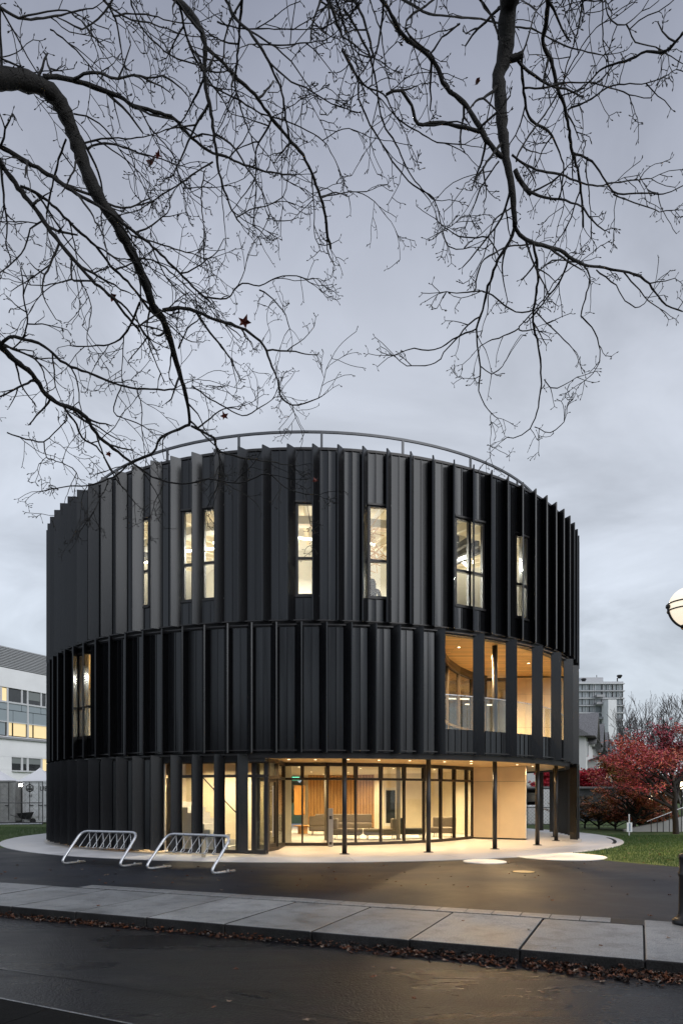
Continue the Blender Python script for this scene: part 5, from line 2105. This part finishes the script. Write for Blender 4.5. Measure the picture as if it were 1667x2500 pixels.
def traced(B_, spec, side, parent, dens, tl, idx):
    cr_, pts_, w0, w1 = spec[:4]
    off_end = spec[4] if len(spec) > 4 else None
    rn = B_.rn
    ox, oy, sx, sy = CR[cr_]
    P2 = [(ox + x * sx, oy + y * sy) for x, y in pts_]
    out_ = []
    oe = off_end if off_end is not None else rn.uniform(-0.9, 1.1)
    tot = sum(math.dist(a, b) for a, b in zip(P2, P2[1:]))
    acc = 0.0
    # Catmull-Rom resample
    for k in range(len(P2) - 1):
        p0, p1, p2, p3 = P2[max(k - 1, 0)], P2[k], P2[k + 1], P2[min(k + 2, len(P2) - 1)]
        L_ = math.dist(p1, p2)
        n_ = max(2, int(L_ / 13))
        for j in range(n_):
            u = j / n_
            c = [0.5 * (2 * p1[i] + (p2[i] - p0[i]) * u + (2 * p0[i] - 5 * p1[i] + 4 * p2[i] - p3[i]) * u * u + (3 * p1[i] - p0[i] - 3 * p2[i] + p3[i]) * u ** 3) for i in (0, 1)]
            f_ = (acc + L_ * u) / tot
            out_.append((c, f_))
        acc += L_
    out_.append((P2[-1], 1.0))
    W3, rad = [], []
    for (c, f_) in out_:
        jit = 1.6 if w0 < 12 else 1.0
        d_ = depth_at(c[0], c[1], side) + oe * f_
        W3.append(P(c[0] + rn.uniform(-jit, jit), c[1] + rn.uniform(-jit, jit), d_))
        ww = w0 + (w1 - w0) * f_
        rad.append(ww * d_ / F / 2 * rn.uniform(0.88, 1.16))
    if P2[0][1] < 8 or P2[0][0] < 4:   # continues outside the frame towards the trunk
        a = W3[0]
        d_ = (W3[0] - W3[2]).normalized()
        e1 = a + d_ * 0.9
        e2 = e1 + (d_ + Vector((-0.5 if side == 'L' else 0.15, -0.5, 0.25))).normalized() * 1.6
        W3 = [e2, e1] + W3
        rad = [rad[0] * 1.6, rad[0] * 1.25] + rad
    m_ = MB()
    rad = [r * (1.15 if w0 > 14 else 1.4) for r in rad]
    m_.tube(W3, rad, 9 if w0 > 14 else 6, True)
    o = obj('limb', m_, bark, parent, True)
    # side twigs
    dist = 0
    nxt = rn.uniform(0.05, 0.2)
    for k in range(1, len(W3)):
        seg = (W3[k] - W3[k - 1])
        dist += seg.length
        if dist > nxt:
            nxt = dist + rn.uniform(0.6, 1.4) / dens
            d_ = seg.normalized()
            f_ = k / len(W3)
            L_ = tl * rn.uniform(0.35, 1.15)
            twig(B_, W3[k], side_dir(d_, rn, 28, 70), L_, max(0.005, min(0.013, rad[k] * 0.55)), 2 if L_ > 0.45 else 1)
            if rn.random() < 0.4:
                spur(B_, W3[k], d_, 0.06)
    e = (W3[-1] - W3[-3]).normalized()
    if w1 < 5:
        for q in range(2):
            twig(B_, W3[-1], side_dir(e, rn, 8, 40), 0.3, 0.004, 1)


LL = [
    ('T', [(0, 355), (130, 370), (230, 420), (290, 500), (340, 620), (375, 720), (420, 840), (470, 930), (530, 1020), (580, 1110), (625, 1200), (670, 1310), (700, 1400), (745, 1458), (780, 1560), (810, 1668), (835, 1748), (860, 1848), (870, 1948)], 38, 5.5, 0.0),
    ('T', [(200, 350), (260, 352), (330, 365), (430, 395), (540, 440), (620, 485), (760, 525), (800, 545), (900, 650), (980, 700), (1030, 715), (1120, 755), (1240, 790), (1340, 800)], 9, 2.5),
    ('T', [(0, 670), (70, 710), (150, 755), (240, 810), (310, 860), (380, 905), (480, 960), (600, 1050), (700, 1130), (790, 1220), (880, 1310), (960, 1380)], 8, 3),
    ('T', [(0, 750), (70, 840), (130, 920), (200, 1010), (270, 1110), (330, 1180), (400, 1260), (440, 1300), (520, 1370), (590, 1460), (640, 1520)], 9, 4),
    ('T', [(95, 850), (160, 880), (240, 940), (330, 1030), (420, 1110), (510, 1220), (600, 1310), (660, 1390), (740, 1470)], 5, 4),
    ('V', [(0, 450), (30, 490), (90, 540), (150, 590), (210, 680), (280, 730), (340, 745), (400, 790), (440, 860), (520, 930), (600, 990)], 10, 4),
    ('V', [(0, 460), (40, 420), (100, 425), (200, 460), (300, 540), (400, 580), (500, 620), (600, 650), (720, 660), (800, 660)], 5.5, 2.5),
    ('V', [(240, 700), (290, 740), (350, 820), (380, 880), (460, 940), (520, 1050), (620, 1180)], 4, 1.6),
    ('V', [(640, 260), (610, 340), (570, 410), (500, 450), (420, 460), (330, 460)], 4, 2),
    ('V', [(745, 295), (820, 285), (900, 300), (980, 335), (1080, 365), (1150, 400), (1210, 460), (1240, 530), (1270, 600), (1295, 700), (1370, 730), (1480, 690)], 7, 1.6),
    ('T', [(820, 0), (870, 50), (915, 120), (940, 200), (940, 300), (945, 400), (970, 520), (985, 640), (1000, 760), (1030, 870), (1075, 980), (1100, 1020)], 10, 2.2),
    ('T', [(940, 210), (1010, 270), (1090, 360), (1170, 430), (1230, 520), (1320, 630), (1390, 710), (1440, 820), (1480, 930), (1500, 1050), (1515, 1140)], 6, 4.5),
    ('T', [(1040, 0), (1080, 80), (1160, 160), (1220, 260), (1270, 360), (1300, 450), (1310, 540), (1330, 630)], 5, 3),
    ('T', [(1110, 0), (1100, 120), (1090, 250), (1080, 370), (1100, 480), (1150, 620), (1170, 700)], 5, 2),
    ('T', [(0, 30), (60, 70), (140, 85), (230, 75), (330, 55), (400, 40), (440, 30)], 5, 2),
    ('T', [(330, 60), (390, 110), (420, 160), (460, 190)], 2.5, 2),
    ('T', [(0, 260), (100, 310), (190, 350)], 3, 3),
    ('T', [(480, 0), (520, 60), (550, 170), (560, 260)], 4, 2),
    ('T', [(520, 70), (610, 60), (700, 70), (800, 100), (880, 105)], 3, 1.6),
    ('T', [(230, 130), (330, 210), (420, 310), (480, 370)], 3, 2),
    ('T', [(400, 680), (450, 660), (520, 660), (640, 700), (740, 730), (830, 760)], 4, 1.6),
    ('T', [(380, 655), (440, 640), (520, 630), (600, 635), (700, 615)], 3.5, 1.6),
    ('T', [(980, 740), (900, 790), (830, 840), (720, 910), (640, 960), (560, 980)], 3, 1.6),
    ('T', [(940, 780), (925, 880), (930, 990), (945, 1090)], 2.5, 1.6),
    ('T', [(1080, 1000), (1150, 960), (1220, 945), (1300, 900), (1320, 830)], 2.2, 1.5),
    ('T', [(1480, 905), (1568, 885), (1630, 878), (1680, 876)], 2.2, 1.6),
    ('T', [(600, 1080), (700, 1110), (800, 1140), (900, 1170), (950, 1190)], 3, 1.5),
    ('T', [(590, 1190), (690, 1190), (800, 1260), (880, 1340), (960, 1400)], 3, 1.6),
    ('V', [(930, 230), (1040, 240), (1110, 170), (1190, 185), (1270, 145), (1360, 135), (1420, 165)], 3, 1.5),
    ('V', [(1190, 200), (1260, 250), (1310, 320), (1330, 380)], 2.4, 1.5),
    ('V', [(880, 640), (960, 700), (1040, 740), (1110, 780), (1200, 740), (1260, 690)], 2.8, 1.5),
    ('V', [(820, 470), (860, 380), (920, 330)], 2.6, 1.8),
    ('V', [(560, 640), (520, 760), (600, 800), (680, 840)], 2.2, 1.5),
    ('V', [(870, 820), (740, 880), (700, 950), (610, 990), (520, 1060), (400, 1100), (290, 1105), (180, 1130)], 4.5, 1.5),
    ('V', [(880, 825), (960, 870), (990, 890), (1000, 940), (1100, 970), (1200, 985), (1290, 1000), (1340, 1010)], 4.5, 1.5),
    ('V', [(600, 990), (700, 1060), (830, 1095), (960, 1070), (1100, 1090), (1200, 1050), (1250, 1055), (1310, 1110), (1400, 1140), (1460, 1145)], 3.2, 1.5),
    ('V', [(1000, 930), (1010, 1030), (990, 1120), (960, 1185)], 2.4, 1.5),
    ('V', [(30, 860), (120, 885), (200, 900), (250, 860), (310, 800)], 2.4, 2),
    ('V', [(200, 900), (215, 970), (240, 980), (330, 1020), (360, 1060)], 2.2, 1.5),
    ('T', [(200, 1010), (140, 1050), (110, 1140), (60, 1200), (0, 1250)], 3, 2),
    ('T', [(330, 1280), (260, 1300), (180, 1310), (110, 1300)], 2.6, 1.5),
    ('T', [(330, 1180), (325, 1260), (340, 1285), (420, 1290)], 3.5, 3),
    ('T', [(300, 640), (270, 730), (240, 850), (215, 980)], 3.4, 3),
    ('T', [(340, 520), (430, 545), (500, 610), (560, 700), (620, 800)], 2.6, 1.6),
    ('T', [(640, 500), (700, 600), (790, 700), (840, 860)], 2.6, 1.6),
    ('T', [(950, 380), (1100, 460), (1200, 520), (1330, 560), (1480, 640), (1540, 740)], 3, 1.5),
    ('T', [(1000, 100), (1120, 130), (1260, 130), (1400, 130), (1480, 125)], 2.6, 1.6),
    ('T', [(1160, 200), (1300, 205), (1400, 195), (1500, 180)], 2.4, 1.5),
    ('T', [(1470, 0), (1440, 80), (1428, 170)], 4, 3),
    ('T', [(1510, 0), (1540, 80), (1568, 160)], 6, 4),
    ('T', [(600, 0), (640, 110), (720, 200), (800, 260), (930, 300)], 3, 2),
]
RL = [
    ('U', [(770, 0), (760, 100), (755, 200), (740, 290), (720, 340), (730, 450), (735, 560), (745, 650), (755, 730), (775, 820), (785, 900), (790, 960), (795, 1040)], 38, 9, 0.0),
    ('U', [(795, 1040), (820, 1080), (880, 1115), (1000, 1150), (1110, 1215), (1210, 1230), (1370, 1270), (1440, 1340), (1490, 1400), (1568, 1430)], 7, 2.2, 0.2),
    ('U', [(795, 1040), (770, 1110), (720, 1190), (690, 1270), (665, 1340), (640, 1450), (620, 1511), (625, 1621), (640, 1691), (630, 1761), (640, 1831), (690, 1901), (715, 1916)], 5.5, 1.5, 0.3),
    ('W', [(880, 180), (895, 250), (900, 350), (885, 450), (880, 560), (905, 650), (915, 770), (915, 850), (890, 980), (830, 1060), (760, 1070)], 5, 1.5, 0.2),
    ('U', [(780, 262), (822, 250), (828, 330), (840, 450), (870, 550), (950, 600), (1000, 700), (1020, 780), (1005, 900)], 6, 2),
    ('U', [(750, 270), (800, 262), (832, 246)], 14, 12, 0.0),
    ('U', [(950, 0), (935, 120), (925, 200), (965, 280), (985, 380), (1020, 480), (1045, 600), (1060, 700), (1090, 800), (1100, 900), (1110, 1040)], 8, 3.2),
    ('U', [(190, 0), (240, 90), (300, 180), (380, 235), (430, 290), (480, 400), (560, 470), (620, 560), (680, 660), (740, 720)], 6.5, 8, 0.0),
    ('U', [(310, 10), (400, 60), (520, 75), (640, 85), (760, 115), (870, 130), (950, 170), (1050, 215), (1200, 250)], 4, 2),
    ('U', [(205, 430), (270, 415), (320, 480), (350, 570), (440, 560), (560, 585), (640, 605)], 4.5, 6, 0.0),
    ('U', [(0, 230), (60, 330), (120, 400), (190, 430), (250, 530), (330, 590), (440, 650), (560, 660)], 3.2, 1.6),
    ('U', [(10, 40), (80, 150), (130, 260), (160, 400), (190, 560), (260, 680), (310, 790), (370, 870), (430, 920)], 4, 2),
    ('U', [(0, 220), (70, 350), (80, 450), (130, 570), (200, 680), (250, 760), (330, 850), (420, 910), (450, 1000), (490, 1130), (560, 1145)], 3.6, 1.5),
    ('U', [(800, 740), (830, 670), (900, 570), (960, 480), (1010, 390), (1060, 290), (1130, 170), (1200, 100)], 3.5, 1.6),
    ('U', [(1568, 150), (1490, 235), (1400, 235), (1300, 280), (1200, 310), (1110, 400), (1000, 440)], 5, 2.2),
    ('U', [(780, 710), (870, 770), (1000, 800), (1150, 850), (1300, 830), (1420, 820)], 4.5, 1.5),
    ('U', [(1060, 700), (1150, 740), (1210, 830), (1270, 890), (1380, 885), (1480, 890), (1568, 850)], 4, 1.5),
    ('U', [(1040, 500), (1150, 450), (1250, 390), (1400, 380), (1500, 340)], 3, 1.5),
    ('U', [(840, 400), (920, 405), (1000, 380), (1150, 380), (1260, 410), (1350, 440), (1420, 450), (1445, 400)], 3.2, 1.5),
    ('U', [(795, 780), (830, 840), (870, 890)], 8, 7, 0.0),
    ('U', [(720, 740), (650, 840), (610, 935)], 2.8, 2.2),
    ('U', [(1250, 890), (1310, 920), (1380, 940), (1460, 970)], 2.4, 1.5),
    ('W', [(670, 400), (720, 440), (800, 490), (880, 485)], 2.6, 2.2),
    ('W', [(660, 400), (610, 395), (530, 405), (480, 400)], 2.8, 1.5),
    ('W', [(610, 395), (640, 270), (700, 220), (770, 190), (870, 180)], 2.6, 2.6),
    ('W', [(620, 570), (540, 600), (480, 640), (400, 670), (330, 660), (240, 690)], 3, 1.5),
    ('W', [(640, 510), (580, 550), (540, 600), (470, 680), (430, 725), (300, 740), (250, 700)], 2.6, 1.5),
    ('W', [(880, 490), (815, 560), (830, 580), (870, 575)], 2.4, 2),
    ('W', [(810, 570), (720, 610), (670, 630), (640, 650)], 2.4, 1.5),
    ('W', [(890, 490), (960, 560), (1000, 600), (1060, 660)], 2.6, 1.5),
    ('W', [(880, 490), (930, 430), (990, 340), (1080, 270)], 2, 1.5),
    ('W', [(1110, 280), (1140, 330), (1120, 430), (1100, 510), (1150, 560), (1180, 640), (1185, 720), (1140, 790)], 3, 1.5),
    ('W', [(1170, 300), (1260, 370), (1300, 440), (1370, 470), (1430, 400)], 2.6, 1.5),
    ('W', [(900, 315), (970, 255), (1080, 265)], 2.4, 2.2),
    ('U', [(780, 950), (700, 1010), (680, 1080), (650, 1180)], 2.4, 1.5),
    ('W', [(720, 230), (670, 150), (560, 150), (470, 100), (430, 60)], 2.6, 1.5),
    ('W', [(640, 740), (690, 775), (740, 740), (755, 710)], 2, 1.4),
    ('W', [(930, 800), (960, 840), (1020, 830), (1080, 790)], 2, 1.4),
    ('W', [(890, 1020), (960, 1045), (1020, 1000)], 1.8, 1.4),
    ('U', [(1110, 0), (1080, 150), (1040, 280), (1020, 380)], 3, 2),
    ('U', [(1210, 0), (1235, 90), (1300, 110), (1380, 50)], 2.6, 1.5),
    ('U', [(1310, 110), (1350, 190), (1440, 215), (1490, 235)], 2.4, 1.5),
    ('U', [(1200, 0), (1200, 180), (1230, 320), (1180, 440)], 2.4, 1.5),
    ('U', [(130, 0), (180, 150), (200, 300), (240, 450)], 2.6, 1.5),
    ('U', [(60, 0), (110, 110), (145, 260)], 5, 4),
    ('U', [(640, 0), (700, 90), (720, 180)], 4, 3),
    ('U', [(420, 0), (300, 90), (310, 160), (400, 235)], 3, 3),
    ('U', [(540, 110), (460, 170), (410, 245)], 3, 3),
]


def near_tree(side, specs, trunk_pts, trunk_rad, label, seed, dens, tl):
    t = empty('overhanging_tree', trunk_pts[0], 0, label, 'tree', 'bare street trees overhanging the photo')
    m_ = MB()
    m_.tube(trunk_pts, trunk_rad, 14)
    obj('trunk', m_, bark, t, True)
    B_ = Br(seed)
    for k, sp_ in enumerate(specs):
        d_ = dens * (0.75 if (side == 'R' and sp_[0] == 'W') else 1.0)
        traced(B_, sp_, side, t, d_, tl * (0.5 if sp_[0] == 'W' else 1.0), k)
    o = obj('twigs', B_.tw, bark, t, False)
    tag(o, kind='stuff')
    return t


tl_ = near_tree('L', LL, [(-7.2, 4.2, -0.02), (-7.1, 4.3, 2.5), (-6.9, 4.6, 5.5), (-6.3, 5.1, 8.0), (-5.3, 5.6, 9.2), (-4.35, 6.2, 9.3), (-3.55, 6.75, 8.95)],
                [0.34, 0.27, 0.24, 0.19, 0.14, 0.10, 0.085], 'bare tree overhanging the upper left of the photo with a thick crooked limb', 11, 3.0, 0.95)
tr_ = near_tree('R', RL, [(5.2, -1.5, -0.02), (5.1, -1.3, 3.0), (4.7, -0.6, 6.5), (3.8, 1.2, 9.6), (2.9, 3.4, 11.2), (2.2, 5.4, 11.0), (1.78, 6.3, 9.9)],
                [0.36, 0.29, 0.25, 0.20, 0.15, 0.11, 0.09], 'bare tree hanging down into the upper right of the photo from a straight dark limb', 23, 2.0, 0.78)
# last leaves still hanging
lfm = mat('dark_red_leaf', (0.13, 0.022, 0.012), 0.6, 0, 20, 0.3)


def maple_leaf(mb, c, s, rn, lift=0.0, mi=0, basis=None):
    n_ = 10
    prof_ = [1.0, 0.42, 0.86, 0.40, 0.70, 0.25, 0.70, 0.40, 0.86, 0.42]
    M_ = basis or Matrix.Rotation(rn.uniform(0, 6.28), 3, 'Z')
    pts_ = []
    for k in range(n_):
        a = 2 * math.pi * k / n_
        v = Vector((math.cos(a) * prof_[k], math.sin(a) * prof_[k], rn.uniform(0, lift))) * s
        pts_.append(Vector(c) + M_ @ v)
    b = len(mb.v)
    mb.v.append(tuple(Vector(c) + M_ @ Vector((0, 0, -0.02 * s))))
    mb.v += [tuple(p) for p in pts_]
    for k in range(n_):
        mb.f.append((b, b + 1 + k, b + 1 + (k + 1) % n_))
        mb.m.append(mi)


rn = random.Random(31)
for k, (px, py, s_, tr) in enumerate(((372, 400, 0.075, tl_), (385, 380, 0.05, tl_), (276, 728, 0.055, tl_), (595, 789, 0.085, tl_), (547, 1016, 0.06, tl_), (265, 1109, 0.05, tl_), (772, 1175, 0.05, tl_), (1165, 205, 0.05, tr_), (1228, 325, 0.06, tr_))):
    m_ = MB()
    bs = Matrix.Rotation(R_(90) + rn.uniform(-.5, .5), 3, 'X') @ Matrix.Rotation(rn.uniform(-.6, .6), 3, 'Y') @ Matrix.Rotation(rn.uniform(0, 6), 3, 'Z')
    c = P(px, py, depth_at(px, py, 'L' if tr is tl_ else 'R') + 0.25)
    maple_leaf(m_, c, s_ * 1.35, rn, 0.7, 0, bs)
    obj('leaf', m_, lfm, tr)

# ================================================================== LEAF LITTER
lms = [mat('brown_leaf', (0.075, 0.030, 0.016), 0.6), mat('russet_leaf', (0.16, 0.055, 0.022), 0.55), mat('dark_wet_leaf', (0.022, 0.013, 0.010), 0.4), mat('tan_leaf', (0.26, 0.19, 0.14), 0.6)]
lt = MB()
rn = random.Random(77)
for k in range(6500):
    s = rn.uniform(-9, 8)
    dens_ = 0.55 + 0.45 * math.sin(s * 1.9) * math.sin(s * 0.7 + 1)
    if rn.random() > dens_ + 0.15 * (s > 1):
        continue
    if s < 1.5 and rn.random() < 0.55:
        continue
    w = 0.08 if s < 0 else 0.12 + 0.02 * s
    t_ = -abs(rn.gauss(0, w)) - 0.01
    z = -0.145 + rn.random() * 0.06 * max(0, 1 + t_ / w) + 0.002
    c = KP(s, t_, z)
    B3 = Matrix.Rotation(rn.uniform(0, 6.28), 3, 'Z') @ Matrix.Rotation(rn.gauss(0, 0.35), 3, 'X')
    maple_leaf(lt, c, rn.choice((0.02, 0.03, 0.04, 0.055)) * rn.uniform(0.7, 1.1), rn, 0.7, rn.choices((0, 1, 2, 3), (4, 2.5 if s > 0 else 1, 4, 0.5))[0], B3)
tag(obj('leaf_litter', lt, lms), 'drift of wet brown and russet leaves along the kerb', kind='stuff')
gl_ = [G(x, y, -0.148) for x, y in ((912, 2363), (960, 2367), (912, 2388), (1190, 2366), (1305, 2374), (1580, 2397), (1325, 2425), (560, 2448), (520, 2462), (747, 2492), (575, 2368), (385, 2278), (1470, 2400), (1010, 2441))]
gl_ += [G(x, y, 0.006) for x, y in ((1353, 2317), (1465, 2311), (1585, 2238), (1630, 2292), (1290, 2271), (1130, 2250), (240, 2213))]
PL = ['upper left of a cluster of three below the middle of the kerb', 'right one of the three below the middle of the kerb', 'lowest of the three below the middle of the kerb', 'just below the leaf drift right of the middle', 'below the leaf drift, between the second and third slab joints', 'in the gutter near the lower right corner', 'on open asphalt in the lower right area', 'on open asphalt in the lower middle, near the tar seam', 'beside the tar seam, lower left of the middle', 'at the bottom edge near the tar seam', 'on the lane directly below the middle slabs', 'just off the leaf drift at left', 'near the right edge on open asphalt', 'low on the lane right of the middle',
      'near the kerb edge of the third slab from the right', 'near the kerb edge beside the last joint', 'on the rightmost slab beside the lamp base', 'on the rightmost slab near the kerb', 'in the middle of the third slab from the right', 'on the slab below the utility cover', 'on the far left slab']
for k, c in enumerate(gl_):
    m_ = MB()
    maple_leaf(m_, (0, 0, 0.004), rn.uniform(0.03, 0.055), rn, 0.4, 0)
    tan = rn.random() < 0.55
    o = obj('fallen_leaf', m_, lms[3] if tan else lms[1])
    o.location = c
    tag(o, ('tan' if tan else 'russet') + ' leaf ' + PL[k], 'leaf', 'scattered leaves on the road' if k < 14 else 'scattered leaves on the sidewalk')
# grass blades on the visible lawns
gb = MB()
rn = random.Random(5)


def blades(n_, fx):
    for k in range(n_):
        c = fx()
        if c is None:
            continue
        h = rn.uniform(0.03, 0.075)
        a = rn.uniform(0, 6.28)
        dx_, dy_ = math.cos(a) * 0.008, math.sin(a) * 0.008
        lx_, ly_ = rn.gauss(0, 0.02), rn.gauss(0, 0.02)
        gb.face([(c[0] - dx_, c[1] - dy_, 0), (c[0] + dx_, c[1] + dy_, 0), (c[0] + lx_, c[1] + ly_, h)], 1 if rn.random() < 0.4 else 0)


def fr():
    Y = rn.uniform(16.6, 30)
    X = rn.uniform(6.5, 15.5)
    if (Vector((X, Y, 0)) - BC).length < 12.27:
        return None
    # right of the asphalt edge
    if Y < 19.6 and X < 6.3 + (19.6 - Y) * 0.6:
        return None
    if (Vector((X, Y, 0)) - G(1369, 2092.5)).length < 1.24:
        return None
    return (X, Y)


def fl():
    Y = rn.uniform(23.2, 38)
    X = rn.uniform(-19, -11.3)
    if (Vector((X, Y, 0)) - BC).length < 12.27:
        return None
    return (X, Y)


blades(42000, fr)
blades(16000, fl)
tag(obj('grass_blades', gb, [mat('grass_blade', (0.035, 0.085, 0.016), 0.8), mat('grass_blade_light', (0.065, 0.12, 0.028), 0.8)]), 'short wet grass of the lawns', 'grass', kind='stuff')
for o in S.objects:      # every repeated mesh keeps flat, plain defaults
    o.select_set(False)

# ================================================================== BEHIND THE VIEWER (building and trees added to darken reflections in facade and road)
sbk = mat('brown_brick_wall', (0.10, 0.065, 0.05), 0.8, 0, 3, 0.2)
sbd = empty('unseen_building', (0, -17, 0), R_(-23), 'brown brick building added out of view behind the viewer to darken reflections', 'building')
m_ = MB()
m_.box((0, -6, 3.2), (76, 12, 6.6))
obj('wall', m_, sbk, sbd, local=True)
m_ = MB()
m_.box((0, -6, 6.66), (77, 13, 0.3))
obj('roof', m_, M['frame'], sbd, local=True)
wmm = MB()
wmm.box((0, 0, 0), (1.6, 0.12, 1.7))
wmm = wmm.mesh('window', dglass)
for i in range(-11, 12):
    for z in (1.8, 4.8):
        o = bpy.data.objects.new('window', wmm)
        COL.objects.link(o)
        o.parent = sbd
        o.location = (i * 3.2, 0.05, z)
for k, (x, y, h) in enumerate(((-24, -9, 7.5), (-14, -12, 8.5), (9, -13, 8), (22, -16, 8.5))):
    grow_tree('unseen_tree', (x, y, -0.1), h, 0.6, ('leftmost', 'second', 'third', 'rightmost')[k] + ' dark tree added out of view behind the viewer to darken reflections', [olv, rust], 2500, 0.3, seed=90 + k, up=0.5, zlo=0.3, nb=7)

# slot drain near the right rim of the apron
m_ = MB()
for k in range(16):
    a0 = 1.10 + k * 0.02
    ring_seg(m_, 11.86, 11.98, -0.05, 0.0165, a0 + 0.002, a0 + 0.018, 1)
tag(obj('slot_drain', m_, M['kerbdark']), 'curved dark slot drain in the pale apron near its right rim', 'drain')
# a thin scatter of leaves on lawn and forecourt
m_ = MB()
rn = random.Random(19)
for k in range(420):
    if k % 3:
        c = Vector((rn.uniform(7.5, 16), rn.uniform(18, 31), 0.03))
        if (c - BC).length < 12.4:
            continue
    else:
        c = Vector((rn.uniform(-9, 9), rn.uniform(11, 19), 0.004))
        if (c - BC).length < 12.3:
            continue
        if c.y < 10.9 - 0.425 * c.x + 0.5:
            continue
    maple_leaf(m_, c, rn.uniform(0.025, 0.05), rn, 0.5, rn.choice((0, 1, 1, 2, 3)), Matrix.Rotation(rn.uniform(0, 6.28), 3, 'Z'))
tag(obj('scattered_leaves', m_, lms), 'thin scatter of small fallen leaves over lawn and forecourt', kind='stuff')
